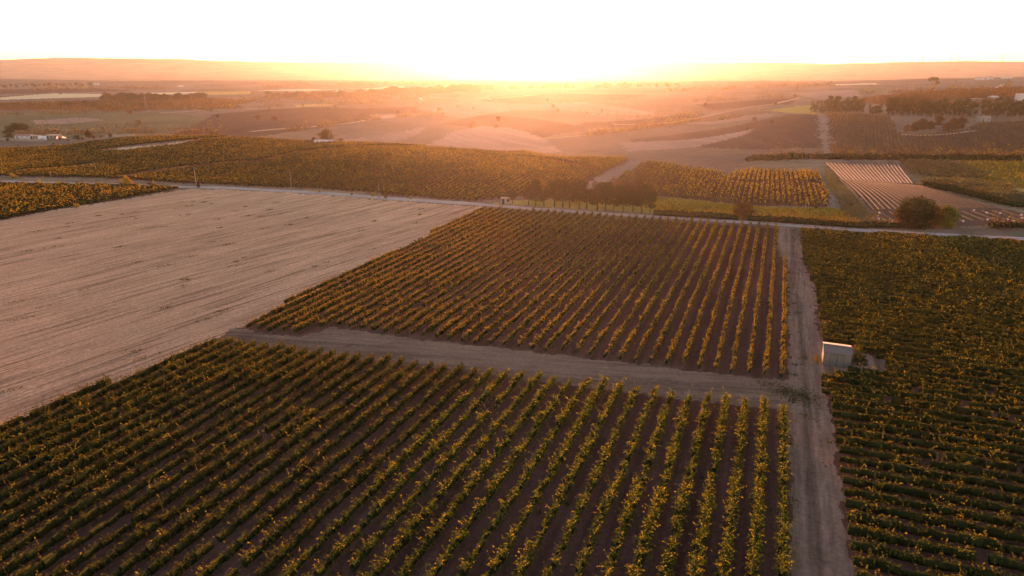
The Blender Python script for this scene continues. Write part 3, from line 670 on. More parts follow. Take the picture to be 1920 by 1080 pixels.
# ------------------------------------------------------------------ trees
def tree_parts(kind, seed):
    r = np.random.default_rng(seed); mb = MB(); cl = []      # cl: (centre, radii, n)
    if kind == 'pine':      # roadside pine, height ~9
        H = 9.0; bend = r.normal(0, .25, 2)
        top = np.array([bend[0], bend[1], H * .8]); mb.tube([(0, 0, -.2), (bend[0] * .4, bend[1] * .4, H * .4), tuple(top)], [.24, .17, .06])
        for i in range(14):
            a = r.uniform(0, 6.28); z = r.uniform(.30, .95) * H; rr = r.uniform(.4, 1.7) * (1.15 - .5 * abs(z / H - .6))
            c = np.array([math.cos(a) * rr, math.sin(a) * rr, z]); cl.append((c, (1.3, 1.3, 1.1), 190))
            mb.tube([(bend[0] * .5, bend[1] * .5, z - 1.1 if z > 2 else 1.5), tuple(c)], [.08, .03], 5)
        pal = 'tree'; ls = .34
    elif kind == 'umbrella':   # stone pine
        H = 9.5; mb.tube([(0, 0, -.2), (.3, 0, H * .35), (.2, .1, H * .7)], [.4, .3, .15])
        for i in range(20):
            a = r.uniform(0, 6.28); rr = math.sqrt(r.random()) * 5.0
            c = np.array([math.cos(a) * rr, math.sin(a) * rr, H * .70 - rr * rr * .05 + r.normal(0, .6)]); cl.append((c, (2.0, 2.0, 1.7), 260))
            mb.tube([(.2, .1, H * .5), tuple(c * np.array([.6, .6, .92])), tuple(c)], [.12, .08, .03], 5)
        pal = 'tree'; ls = .42
    elif kind == 'cypress':
        H = 11.0; mb.tube([(0, 0, -.2), (0, 0, H * .85)], [.22, .04])
        for i in range(12):
            z = 1.0 + i / 11 * (H - 1.4); w_ = .95 * math.sin(math.pi * min(1, (i + 1.6) / 13)) ** .6
            cl.append((np.array([r.normal(0, .12), r.normal(0, .12), z]), (w_, w_, .9), 70))
        pal = 'tree'; ls = .36
    elif kind == 'broad':
        H = 8.5; mb.tube([(0, 0, -.2), (.1, .1, 1.6), (0, 0, 3.4)], [.34, .26, .2])
        for i in range(24):
            th = r.uniform(0, 6.28); ph = r.uniform(-.35, 1.5); R = r.uniform(2.0, 3.3)
            c = np.array([math.cos(th) * math.cos(ph) * R * 1.15, math.sin(th) * math.cos(ph) * R * 1.15, 4.0 + math.sin(ph) * R * 1.05]); s_ = r.uniform(.9, 1.5)
            cl.append((c, (s_, s_, s_ * .8), 100))
            mb.tube([(0, 0, 2.4), tuple(c * np.array([.5, .5, .8])), tuple(c)], [.12, .07, .03], 5)
        for i in range(6): cl.append((np.array([r.normal(0, 1), r.normal(0, 1), r.uniform(2.6, 4.6)]), (1.6, 1.6, 1.3), 90))
        for i in range(9): cl.append((np.array([math.cos(i * .7) * r.uniform(1.2, 2.6), math.sin(i * .7) * r.uniform(1.2, 2.6), r.uniform(1.0, 2.2)]), (1.2, 1.2, 1.0), 90))
        pal = 'tree'; ls = .36
    elif kind == 'pineband':   # slim dark forest pine
        H = 12.0; mb.tube([(0, 0, -.2), (r.normal(0, .2), 0, H * .85)], [.24, .06])
        for i in range(13):
            z = r.uniform(.2, .97) * H; rr = r.uniform(0, 1.5) * (1.2 - z / H * .8); a = r.uniform(0, 6.28)
            cl.append((np.array([math.cos(a) * rr, math.sin(a) * rr, z]), (1.3, 1.3, 1.1), 42))
        pal = 'tree'; ls = .6
    elif kind == 'bush':
        H = 3.2; mb.tube([(0, 0, -.2), (.1, 0, 1.5)], [.12, .06])
        for i in range(9):
            a = r.uniform(0, 6.28); rr = r.uniform(0, 1.5); c = np.array([math.cos(a) * rr, math.sin(a) * rr, r.uniform(.6, 2.4)]); cl.append((c, (.8, .8, .7), 60))
            mb.tube([(0, 0, .1), tuple(c)], [.06, .02], 4)
        pal = 'tree'; ls = .34
    elif kind == 'olive':
        H = 3.0; mb.tube([(0, 0, -.1), (.1, 0, 1.0), (0, .1, 1.5)], [.2, .15, .1])
        for i in range(7):
            a = r.uniform(0, 6.28); rr = r.uniform(.2, 1.1); cl.append((np.array([math.cos(a) * rr, math.sin(a) * rr, r.uniform(1.3, 2.5)]), (.8, .8, .6), 40))
        pal = 'olive'; ls = .42
    return mb, cl, pal, ls, r
def crown(cl, pal, ls, r, dens=1.0):
    C = []
    for (c, rad, n) in cl:
        n = int(n * dens); d = r.normal(size=(n, 3)); d /= np.linalg.norm(d, axis=1)[:, None]; q = r.uniform(.45, 1.12, n) ** .6
        C.append(c + d * q[:, None] * np.array(rad))
    C = np.concatenate(C); C[:, 2] = np.maximum(C[:, 2], .15)
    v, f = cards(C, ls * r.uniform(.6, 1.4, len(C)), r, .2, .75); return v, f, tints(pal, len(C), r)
PROTO = {}
def proto(kind, variant, pal=None, ls=None, dens=1.0):
    key = (kind, variant, pal)
    if key not in PROTO:
        mb, cl, pl, l0, r = tree_parts(kind, 17 * variant + len(kind))
        v, f, tn = crown(cl, pal or pl, ls or l0, r, dens)
        PROTO[key] = (mb.mesh('trunk', BARK, True), mesh_np('crown', v, f, LEAFD, tn))
    return PROTO[key]
def plant(name, kind, variant, px, py, height_px, label, cat='tree', group=None, ymin=205, pal=None, ls=None, dens=1.0, wide=1.0, at=None, H=None):
    x, y = at if at is not None else G(px, py, ymin)
    base = {'pine': 9.3, 'umbrella': 9.0, 'cypress': 11.3, 'broad': 8.4, 'pineband': 12.6, 'bush': 3.0, 'olive': 3.0}[kind]
    z = h1(x, y); dep = y * math.cos(PITCH) - (z - CAMZ) * math.sin(PITCH)
    hm = H if H else height_px * dep / F / .95
    s = hm / base
    e = bpy.data.objects.new(name, None); COL.objects.link(e); e.empty_display_size = 1
    e.location = (x, y, z); e.rotation_euler = (0, 0, random.uniform(0, 6.28)); e.scale = (s * wide, s * wide, s)
    tag(e, label, cat, group)
    tk, cr = proto(kind, variant, pal, ls, dens)
    link('trunk', tk, e); link('crown', cr, e); return e
# pines along the road
xs_ = [991, 1004, 1020, 1040, 1055, 1068, 1086, 1100, 1120, 1135, 1150, 1168, 1186, 1203, 1218]
hs_ = [32, 42, 38, 42, 44, 42, 46, 44, 45, 47, 42, 44, 46, 46, 36]
for i, (a, hh) in enumerate(zip(xs_, hs_)):
    yb = 386 + (a - 990) * .068 + random.uniform(-2, 1)
    plant('pine_tree', 'pine', i % 5, a, yb, hh * 1.12, f"{ordw(i + 1)} dark pine in the roadside line, counted from the lone pine", pal='tree', group="pines in the line along the road", wide=1.1)
plant('pine_tree', 'pine', 2, 961, 382, 34, "lone dark pine beside the small roadside box, before the line of pines", wide=.9)
plant('bushy_tree', 'broad', 1, 1712, 436, 60, "big dark round tree standing across the road", pal='tree', wide=1.15, dens=1.3)
plant('bushy_tree', 'broad', 2, 1695, 434, 40, "dark shoulder of foliage leaning on the big round tree by the road", pal='treer', wide=1.2, dens=1.3)
plant('bushy_tree', 'broad', 3, 1736, 434, 44, "dark bushy tree squeezed between the big round tree and the greener one", pal='treer', wide=1.1, dens=1.3)
plant('bushy_tree', 'broad', 4, 1770, 432, 44, "greener rounded tree beside the big dark tree across the road", pal='treeg', wide=1.0, dens=1.3)
plant('bushy_tree', 'broad', 5, 1392, 412, 36, "rounded reddish tree rising from the roadside hedge by the meadow", pal='treer', wide=1.15)
plant('bushy_tree', 'broad', 1, 237, 350, 19, "small golden tree by the road at the tip of the corner vineyard", pal='yellow')
plant('bush', 'bush', 2, 281, 348, 7, "low dark bush by the road beyond the small golden tree", 'bush')
plant('bush', 'bush', 1, 372, 352, 7, "low bush at the foot of the roadside pole beside the stubble", 'bush')
plant('bush', 'bush', 0, 144, 391, 9, "small golden bush at the stubble field edge of the corner vineyard", 'bush', pal='yellow', ymin=100)
plant('bush', 'bush', 3, 25, 335, 12, "golden bush on the verge at the near end of the left road", 'bush', pal='yellow')
plant('bush', 'bush', 3, 1530, 392, 6, "low bush in the grass beside the end of the dirt lane", 'bush')
plant('bush', 'bush', 1, 1594, 388, 8, "dark bush on the grassy bank beside the straw strips", 'bush')
for i, (a, b, hh) in enumerate([(700, 369, 9), (722, 372, 10), (598, 361, 6), (660, 366, 5), (770, 374, 6), (1000, 394, 5), (940, 388, 5)]):
    plant('bush', 'bush', i % 4, a, b, hh, "small dry bush on the verge of the country road", 'bush', "dry bushes on the road verge", pal='dry' if i % 2 else 'yellow')
# farm on the left
plant('stone_pine', 'umbrella', 1, 36, 258, 26, "broad umbrella pine over the white farm buildings", ymin=420, wide=1.05)
plant('bushy_tree', 'broad', 2, 17, 259, 18, "small dark tree below the umbrella pine at the farm", ymin=420)
plant('bushy_tree', 'broad', 3, 166, 259, 14, "round tree behind the farm's long stone wall", ymin=420, pal='treer')
plant('bushy_tree', 'broad', 4, 612, 268, 26, "dark round tree behind the small white hut on the crest", ymin=360, pal='treer', wide=1.1)
plant('bushy_tree', 'broad', 1, 590, 268, 11, "low tree huddled beside the white hut on the crest", ymin=360, pal='treer')
plant('bushy_tree', 'broad', 2, 640, 268, 9, "paler shrubby tree on the crest beyond the white hut", ymin=360, pal='dry')
for i, (a, b, hh) in enumerate([(145, 263, 9), (176, 261, 7), (155, 262, 6), (208, 257, 8), (190, 258, 4), (112, 262, 4), (62, 264, 5), (15, 264, 6), (100, 271, 3), (35, 277, 4), (128, 265, 3)]):
    plant('bush', 'bush', i % 4, a, b, hh, "small dark bush by the stone walls of the farm", 'bush', "bushes by the farm walls", ymin=400, pal='treer' if i % 2 else None)
# grove on the opposite ridge
rg = random.Random(11)
nb = 0
for (x0, x1, yb0, yb1, h0, h1_, n, var) in [(1520, 1545, 214, 210, 16, 24, 7, 0), (1545, 1620, 216, 212, 22, 34, 26, 1), (1628, 1652, 216, 214, 14, 22, 9, 2), (1662, 1735, 218, 215, 18, 34, 24, 3),
                                            (1735, 1830, 222, 216, 20, 32, 26, 4), (1840, 1925, 222, 214, 20, 34, 30, 2), (1925, 2010, 222, 214, 20, 30, 12, 1)]:
    for i in range(n):
        t = (i + rg.random()) / n
        plant('pine_tree', 'pineband', (i + var) % 5, x0 + (x1 - x0) * t, yb0 + (yb1 - yb0) * rg.random(), rg.uniform(h0, h1_) * .95,
              "dark pine in the grove along the crest above the sloping vineyard", group="pines in the grove on the crest", ymin=440, wide=rg.uniform(.9, 1.3))
for i, (a, b, hh) in enumerate([(1700, 248, 14), (1715, 247, 18), (1728, 244, 22), (1745, 243, 16), (1775, 247, 18), (1785, 245, 24), (1800, 242, 22), (1760, 235, 18)]):
    plant('bushy_tree', 'broad', i % 5, a, b, hh, "dark bushy tree in the hollow between grove and sloping vineyard", group="bushy trees in the hollow below the grove", ymin=420, pal='treer')
for i, (a, b, hh) in enumerate([(1665, 186, 14), (1690, 186, 18), (1712, 190, 24), (1725, 188, 20), (1700, 192, 16), (1740, 190, 14), (1820, 176, 12), (1840, 178, 14), (1848, 177, 10)]):
    plant('bushy_tree', 'broad', (i + 2) % 5, a, b + 6, hh * .9, "rounded tree rising above the pine grove on the crest", group="rounded trees above the pine grove", ymin=700, pal='treer')
plant('cypress', 'cypress', 0, 1494, 172, 15, "lone cypress on the plain before the far ridge", ymin=900)
plant('stone_pine', 'umbrella', 1, 1748, 158, 13, "large umbrella pine alone on the far rise", ymin=900)
plant('bushy_tree', 'broad', 2, 1757, 159, 8, "small tree beside the lone umbrella pine on the far rise", ymin=900)
# belts of trees on the far plain
def belt(x0, x1, y0, y1, h0, h1_, n, label, group, ymin=700, kind='broad'):
    for i in range(n):
        t = (i + rg.random()) / n; yy = y0 + (y1 - y0) * t + rg.uniform(-1.2, 1.2)
        plant('bushy_tree' if kind == 'broad' else 'pine_tree', kind, i % 5, x0 + (x1 - x0) * t, yy, rg.uniform(h0, h1_), label, group=group, ymin=ymin, wide=rg.uniform(1.1, 1.8), pal='treer' if i % 3 else None)
belt(192, 385, 188, 186, 7, 13, 34, "dark tree in the long belt behind the lattice pylon", "trees in the belt behind the pylon", 900)
belt(120, 210, 197, 203, 5, 9, 14, "dark tree scattered in the scrub before the straw field", "trees scattered before the straw field", 800)
belt(230, 330, 203, 196, 5, 9, 10, "small tree in the scrub round the foot of the pylon", "small trees round the pylon", 800)
belt(0, 160, 200, 196, 4, 8, 16, "small tree in the olive scrub on the left plain", "small trees of the olive scrub", 800)
belt(498, 720, 184, 180, 7, 13, 38, "dark tree in the middle belt on the far plain", "trees in the middle belt of the plain", 900)
belt(720, 900, 178, 172, 8, 16, 28, "dark tree in the belt just short of the sun glow", "trees in the belt short of the glow", 1000)
belt(900, 1180, 168, 164, 5, 10, 30, "far tree in the thin line under the setting sun", "trees in the line under the sun", 1200)
belt(0, 180, 163, 160, 3, 6, 20, "tiny tree on the hazy low hill far off", "tiny trees on the hazy hill", 1200)
belt(1180, 1280, 164, 162, 4, 7, 10, "far tree on the hazy crest beyond the glow", "far trees on the hazy crest", 1200)

for i in range(46):
    a = rg.uniform(20, 1500); b = rg.uniform(172, 244)
    plant('bushy_tree', 'broad', i % 5, a, b, rg.uniform(4, 8) * (.6 + (b - 160) / 110), "solitary dark tree or bush dotted over the far valley slopes", group="solitary trees over the far valley", ymin=520, wide=rg.uniform(1, 1.6), pal='treer')
# ------------------------------------------------------------------ hedges, reeds, scrub
def hedge(name, line, wid, hgt, pal, leaf, per, label, cat='hedge', kind=None, ymin=205, group=None):
    pts = np.array(GP(line, ymin)); seg = np.linalg.norm(np.diff(pts, axis=0), axis=1); s = np.concatenate([[0], np.cumsum(seg)])
    q = np.arange(0, s[-1], 1.0); x = np.interp(q, s, pts[:, 0]); y = np.interp(q, s, pts[:, 1]); P = np.stack([x, y], -1)
    d = np.array([pts[-1][0] - pts[0][0], pts[-1][1] - pts[0][1]]); d /= np.linalg.norm(d)
    r = np.random.default_rng(len(line) * 7 + int(x[0]) % 97)
    if ymin > 400:
        P = P + np.column_stack([0 * x, wid * 1.6 * vnoise(x, y, 40, 90) + wid * .9 * vnoise(x, y, 13, 91)])
        P = np.concatenate([P, P + r.normal(0, wid * .35, P.shape)]); g_ = vnoise(P[:, 0], P[:, 1], 22, 92) + .5 * vnoise(P[:, 0], P[:, 1], 7, 93)
        P = P[g_ > -.12]
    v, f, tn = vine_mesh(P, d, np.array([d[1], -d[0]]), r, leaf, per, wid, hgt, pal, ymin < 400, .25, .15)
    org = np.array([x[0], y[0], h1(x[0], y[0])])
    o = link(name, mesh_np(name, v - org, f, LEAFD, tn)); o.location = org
    tag(o, label, cat, group, kind); return o
hedge('hedge', [(1228, 405), (1300, 409), (1385, 414)], 3.2, 2.6, 'treer', .36, 60, "dark hedge along the road between the pines and the reddish tree")
hedge('hedge', [(1405, 415), (1500, 421), (1600, 428), (1690, 434)], 3.0, 2.5, 'dry', .36, 60, "long reddish hedge along the road up to the big dark tree")
hedge('hedge', [(1858, 436), (1920, 440), (2060, 450)], 3.5, 2.3, 'dry', .36, 60, "reddish dry hedge by the road beyond the bare brown plot")
hedge('hedge', [(1400, 303), (1440, 301), (1500, 298), (1560, 299), (1640, 300), (1740, 300), (1850, 302), (1960, 302)], 8, 4.5, 'treer', .7, 34, "broad dark hedge in the gully below the sloping vineyard", ymin=330)
hedge('hedge', [(1735, 350), (1800, 362), (1850, 376), (1900, 388), (1960, 392)], 3, 2.5, 'treer', .45, 35, "dark lower edge of brush below the grey reed bed")
hedge('hedge', [(1862, 365), (1885, 366), (1905, 368)], 4, 3, 'treer', .45, 40, "dark clump of brush beside the small yellow patch")
for i, (ln, wd, hg, ym, lb) in enumerate([
    ([(0, 250), (140, 252), (200, 249), (300, 249), (420, 253)], 8, 3.5, 480, "dark brush line at the foot of the brown slope behind the farm"),
    ([(0, 216), (120, 214), (260, 208)], 8, 4, 600, "ragged hedge across the green slope behind the farm"),
    ([(380, 207), (520, 200), (640, 196), (760, 194)], 10, 4, 700, "long hedge over the slope under the middle tree belt"),
    ([(420, 190), (600, 188), (800, 186)], 10, 5, 800, "hedge along the foot of the middle tree belt"),
    ([(520, 250), (640, 232), (720, 222), (830, 214)], 6, 2.5, 480, "thin brush line climbing the brown slope past the white hut"),
    ([(1060, 262), (1180, 245), (1300, 228), (1450, 212)], 7, 3, 450, "thin brush line rising across the slope toward the yellow field"),
    ([(1080, 212), (1200, 222), (1300, 214), (1420, 200)], 9, 3.5, 600, "low hedge curving round the bare slope below the sun"),
    ([(1290, 190), (1400, 186), (1500, 184)], 9, 4, 800, "hedge crossing the plain short of the lone cypress"),
    ([(1600, 176), (1720, 172), (1900, 166)], 9, 4, 900, "hedge across the scrubby rise below the far houses"),
    ([(0, 172), (200, 168), (420, 166)], 12, 6, 1300, "hazy tree hedge beyond the straw field"),
    ([(500, 164), (700, 160), (860, 161)], 12, 6, 1300, "hazy tree hedge beyond the middle belt"),
    ([(1250, 172), (1400, 165), (1560, 160)], 12, 5, 1200, "hazy hedge beyond the lone cypress")]):
    hedge('hedge', ln, wd, hg, 'treer', .9 if ym < 700 else 1.5, 12 if ym < 700 else 7, lb, ymin=ym)
def reed_bed(name, poly, n, hgt, pal, leaf, label, cat, ymin=205):
    wp = np.array(GP(poly, ymin)); r = np.random.default_rng(n)
    lo, hi = wp.min(0), wp.max(0); P = lo + (hi - lo) * r.random((n * 5, 2)); P = P[inside([tuple(p) for p in wp], P[:, 0], P[:, 1])][:n]
    z = hz(P[:, 0], P[:, 1]) + r.random(len(P)) * hgt * (1 + .8 * vnoise(P[:, 0], P[:, 1], 8, 80))
    v, f = cards(np.column_stack([P, z]), leaf * r.uniform(.6, 1.4, len(P)), r, .2)
    tag(link(name, mesh_np(name, v, f, LEAFD, tints(pal, len(P), r, 1 + .5 * vnoise(P[:, 0], P[:, 1], 6, 81)))), kind='stuff')
reed_bed('reeds', [(1718, 346), (1800, 345), (1900, 356), (1860, 362), (1960, 372), (1960, 392), (1900, 386), (1850, 374), (1780, 358)], 26000, 2.6, 'olive', .5, '', '')
reed_bed('bank_grass', [(1548, 312), (1578, 345), (1625, 396), (1660, 430), (1590, 418), (1574, 385), (1550, 345)], 16000, .8, 'olive', .35, '', '')
reed_bed('meadow_grass', [(1225, 372), (1280, 374), (1400, 387), (1500, 391), (1570, 391), (1625, 422), (1500, 412), (1350, 404), (1225, 398)], 26000, .5, 'yellow', .3, '', '')
reed_bed('verge_grass', [(-100, 345), (200, 349.5), (345, 353), (420, 355.5), (545, 362), (711, 375), (905, 388), (905, 385.5), (711, 372.5), (545, 360.5), (420, 353.6), (345, 352), (200, 347), (-100, 342)], 9000, .35, 'yellow', .22, '', '', 150)
reed_bed('far_scrub', [(-100, 196), (200, 190), (400, 186), (480, 190), (420, 205), (200, 208), (-100, 208)], 30000, 3.2, 'treer', 1.3, '', '', 700)
reed_bed('scrub', [(1590, 190), (1700, 176), (1920, 166), (2000, 170), (2000, 200), (1700, 206)], 30000, 3.0, 'treer', 1.2, '', '', 720)
# olive grove
ol = GP([(1683, 306), (1800, 306), (1850, 340), (1735, 344)], 205)
oo = row_lines(ol, np.array([math.sin(-.25), math.cos(-.25)]), 7.0, np.array(ol[0]), step=4.5)
j = 0
for k, P in oo:
    for p in P:
        j += 1
        plant('olive_tree', 'olive', j % 4, 0, 0, 0, "grey-green olive tree in the small grove behind the reed bed", 'tree', "olive trees behind the reed bed", at=(p[0] + rg.uniform(-.4, .4), p[1] + rg.uniform(-.4, .4)), H=rg.uniform(2.4, 3.2), wide=1.3)
# weeds on the stubble and tracks
wt = []
wr = np.random.default_rng(12)
sp = np.array(GP([(20, 440), (350, 370), (860, 392), (450, 600), (0, 780)], 60)); st = [tuple(p) for p in sp]
lo, hi = sp.min(0), sp.max(0); P = lo + (hi - lo) * wr.random((260, 2)); P = P[inside(st, P[:, 0], P[:, 1])][:70]
cc = []
for p in P:
    n = wr.integers(15, 70); L = wr.uniform(.4, 2.2)
    q = wr.normal(0, 1, (n, 2)) * .35; al = wr.normal(0, L, n); cc.append(np.column_stack([p[0] + q[:, 0] + al * math.cos(math.radians(61)), p[1] + q[:, 1] + al * .45]))
trk = GP([(1480, 430), (1500, 432), (1530, 600), (1545, 720), (1590, 1080), (1490, 1080), (1482, 730)], 20)
tp = np.array(trk); lo, hi = tp.min(0), tp.max(0); P = lo + (hi - lo) * wr.random((400, 2)); P = P[inside(trk, P[:, 0], P[:, 1])][:60]
for p in P: cc.append(p + wr.normal(0, .35, (wr.integers(6, 22), 2)))
for c0, nn, sg in (((1500, 745), 500, 1.5), ((1470, 735), 200, 1.2), ((1440, 720), 100, 1.0)):
    cc.append(np.array(G(*c0)) + wr.normal(0, sg, (nn, 2)))
for pl, nn in ((LOWER, 420), (UPPER, 420), (RIGHT, 200)):
    wp_ = np.array(GP(pl, 20)); lo = np.maximum(wp_.min(0), [-95, 45]); hi = np.minimum(wp_.max(0), [110, 230]); Q = lo + (hi - lo) * wr.random((nn * 3, 2)); Q = Q[inside([tuple(q) for q in wp_], Q[:, 0], Q[:, 1])][:nn]
    for p in Q: cc.append(p + wr.normal(0, .25, (wr.integers(4, 16), 2)) + D1 * wr.normal(0, .5, (1, 1)))
cc = np.concatenate(cc); z = hz(cc[:, 0], cc[:, 1]) + wr.uniform(.03, .22, len(cc))
v, f = cards(np.column_stack([cc, z]), .24 * wr.uniform(.6, 1.3, len(cc)), wr, .4)
tag(link('weeds', mesh_np('weeds', v, f, LEAFD, tints('dull', len(cc), wr))), kind='stuff')

# ------------------------------------------------------------------ the shed
SHED = plain_mat("shed_panel", (.15, .112, .086), .7, 0, .15, 1.2, (1, 1, .25))
SHEDR = plain_mat("shed_roof", (.12, .078, .058), .6, 0, .3, 2.0, (.4, 2, 1), c2=(.10, .065, .045))
SEAM = plain_mat("shed_seam", (.05, .042, .036), .8)
def corrug(x0, x1, y0, y1, zf, mb, pitch=.16, amp=.018):
    n = int((x1 - x0) / pitch) * 4; xs = np.linspace(x0, x1, n + 1); vs = []; fs = []
    for i, x in enumerate(xs):
        dz = amp * math.sin((x - x0) / pitch * 2 * math.pi)
        vs += [(x, y0, zf(y0) + dz), (x, y1, zf(y1) + dz), (x, y0, zf(y0) + dz - .04), (x, y1, zf(y1) + dz - .04)]
    for i in range(n):
        a = 4 * i; b = a + 4; fs += [(a, b, b + 1, a + 1), (a + 2, a + 3, b + 3, b + 2), (a, a + 2, b + 2, b), (a + 1, b + 1, b + 3, a + 3)]
    mb.poly(vs, fs)
x0_, y0_ = G(1542, 684); x1_, y1_ = G(1593, 691)
ang = math.atan2(y1_ - y0_, x1_ - x0_); SW = math.hypot(x1_ - x0_, y1_ - y0_); SDp = 4.2; HW = 2.4; HR = 2.85
e = bpy.data.objects.new('shed', None); COL.objects.link(e); e.location = (x0_, y0_, h1(x0_ + 2, y0_ + 1.5) - .05); e.rotation_euler = (0, 0, ang)
tag(e, "pale sheet-metal garden shed with pitched corrugated roof beside the dirt track", 'shed')
mb = MB(); T = .06
mb.poly([(0,0,0),(SW,0,0),(SW,SDp,0),(0,SDp,0),(0,0,HW),(SW,0,HW),(SW,SDp,HW),(0,SDp,HW),(0,SDp/2,HR),(SW,SDp/2,HR)],
        [(0,1,5,4),(1,2,6,9,5),(2,3,7,6),(3,0,4,8,7),(0,3,2,1)])
link('wall', mb.mesh('wall', SHED), e)
mb = MB(); g = (HR - HW) / (SDp / 2)
corrug(-.15, SW + .15, -.18, SDp / 2, lambda y: HW + .07 + g * y, mb)
corrug(-.15, SW + .15, SDp / 2 + .004, SDp + .18, lambda y: HW + .07 + g * (SDp - y), mb)
rf = link('roof', mb.mesh('roof', SHEDR), e)
mb = MB(); mb.tube([(-.17, SDp/2, HR + .10), (SW + .17, SDp/2, HR + .10)], [.08, .08], 8); link('ridge_cap', mb.mesh('ridge_cap', SHED), rf)
for i in range(13):
    xx = .12 + i * (SW - .24) / 12
    if 1.9 < xx < SW - 1.9: continue
    mb = MB(); mb.box(xx - .02, xx + .02, -.03, -.003, .05, HW - .05); link('wall_rib', mb.mesh('wall_rib', SHED), e)
c_ = SW / 2
for sx in (-1, 1):
    mb = MB(); a, b = sorted((c_ + sx * .03, c_ + sx * .98)); mb.box(a, b, -.045, -.004, .06, 2.12)
    for q in range(1, 5):
        xq = a + (b - a) * q / 5; mb.box(xq - .012, xq + .012, -.06, -.046, .1, 2.08)
    dr = link('door', mb.mesh('door', SHED), e)
    mb = MB(); mb.box(c_ + sx * .1 - .03, c_ + sx * .1 + .03, -.10, -.062, 1.0, 1.2); link('handle', mb.mesh('handle', SEAM), dr)
mb = MB()
for (a, b, z0, z1) in ((c_ - 1.04, c_ - .985, .05, 2.2), (c_ + .985, c_ + 1.04, .05, 2.2), (c_ - .984, c_ + .984, 2.13, 2.2), (c_ - .04, c_ + .04, .06, 2.12)): mb.box(a, b, -.05, -.005, z0, z1)
link('door_frame', mb.mesh('door_frame', SEAM), e)
for xx in (0, SW):
    mb = MB(); mb.box(xx - .05, xx + .05, -.055, .05, 0, HW + .02); link('corner_trim', mb.mesh('corner_trim', SHED), e)
plant('bush', 'bush', 1, 0, 0, 0, "leafy golden bush at the corner of the shed on the track side", 'bush', at=G(1532, 682), H=1.5, pal='gold', ls=.2)
plant('bush', 'bush', 2, 0, 0, 0, "dark bush pressed against the end wall of the shed", 'bush', at=G(1607, 684), H=2.3, ls=.24)
plant('bush', 'bush', 3, 0, 0, 0, "taller golden bush behind the far corner of the shed", 'bush', at=G(1606, 668), H=2.2, pal='gold', ls=.24)

# ------------------------------------------------------------------ poles, pylon, masts
def pole(px, py, top_py, label, ymin=205, arms=False):
    x, y = G(px, py, ymin); z = h1(x, y); dep = y * math.cos(PITCH) - (z - CAMZ) * math.sin(PITCH); H = (py - top_py) * dep / F / .95
    e = bpy.data.objects.new('utility_pole', None); COL.objects.link(e); e.location = (x, y, z); tag(e, label, 'pole', "utility poles")
    mb = MB(); mb.tube([(0, 0, -.3), (0, 0, H)], [.17, .10], 8); link('pole', mb.mesh('pole', CONC, True), e)
    if arms:
        mb = MB(); mb.box(-.8, .8, -.06, .06, H - .45, H - .33); link('crossarm', mb.mesh('crossarm', STEEL), e)
        for s_ in (-.7, 0, .7):
            mb = MB(); mb.tube([(s_, 0, H - .33), (s_, 0, H - .12)], [.05, .04], 6); link('insulator', mb.mesh('insulator', WHITE2), e)
pole(369, 352, 315, "tall concrete pole at the tip of the pale stubble field")
pole(547, 358, 322, "concrete pole by the road midway along the stubble field")
pole(711, 373, 345, "concrete pole by the road opposite the small verge bushes")
pole(1509, 397, 380, "short pole in the meadow before the golden vine plot")
pole(1861, 227, 211, "pole beside the small building at the top of the sloping vineyard", 440)
pole(1491, 200, 184, "pole on the plain left of the pine grove", 600)
pole(359, 190, 178, "thin pole in the tree belt right of the lattice pylon", 900)
pole(430, 187, 172, "thin pole before the yellow field on the far plain", 900)
pole(96, 332, 322, "thin pole beside the road before the vine hill", 205)
pole(180, 321, 311, "thin pole among the vines above the left road", 205)
def lattice(name, px, py, top_py, label, ymin, cat='pylon'):
    x, y = G(px, py, ymin); z = h1(x, y); H = (py - top_py) * y / F
    e = bpy.data.objects.new(name, None); COL.objects.link(e); e.location = (x, y, z); tag(e, label, cat)
    b = H * .09; r_ = .16 if y < 1500 else .3
    for sx in (-1, 1):
        for sy in (-1, 1):
            mb = MB(); mb.tube([(sx * b, sy * b, 0), (sx * b * .35, sy * b * .35, H * .7), (sx * b * .15, sy * b * .15, H)], [r_, r_, r_], 4); link('leg', mb.mesh('leg', STEEL), e)
    mb = MB()
    for k in range(9):
        z0, z1 = H * k / 9, H * (k + 1) / 9; w0, w1 = b * (1 - .85 * k / 9), b * (1 - .85 * (k + 1) / 9)
        for sy in (-1, 1):
            mb.tube([(-w0, sy * w0, z0), (w1, sy * w1, z1)], [r_ * .6] * 2, 4); mb.tube([(w0, sy * w0, z0), (-w1, sy * w1, z1)], [r_ * .6] * 2, 4)
    link('bracing', mb.mesh('bracing', STEEL), e)
    for zz, ww in ((.72, .2), (.82, .17), (.92, .13)):
        mb = MB(); mb.tube([(-H * ww, 0, H * zz), (0, 0, H * (zz + .02)), (H * ww, 0, H * zz)], [r_ * .6, r_ * 1.2, r_ * .6], 4); link('crossarm', mb.mesh('crossarm', STEEL), e)
lattice('power_pylon', 275, 206, 179, "lattice power pylon standing before the long tree belt", 800)
for i, (a, b, lb) in enumerate([(1343, 112, "thin mast on the horizon beyond the sun glow"), (1672, 108, "thin mast on the skyline behind the low hills"), (1726, 106, "thin mast on the skyline near the umbrella pine"),
                                (1780, 104, "first of two close masts on the skyline"), (1793, 104, "second of two close masts on the skyline"), (1875, 102, "tall thin mast on the skyline above the white house"), (310, 135, "thin mast on the hazy slope behind the far plain")]):
    lattice('radio_mast', a, 131, b, lb, 3000, 'mast')

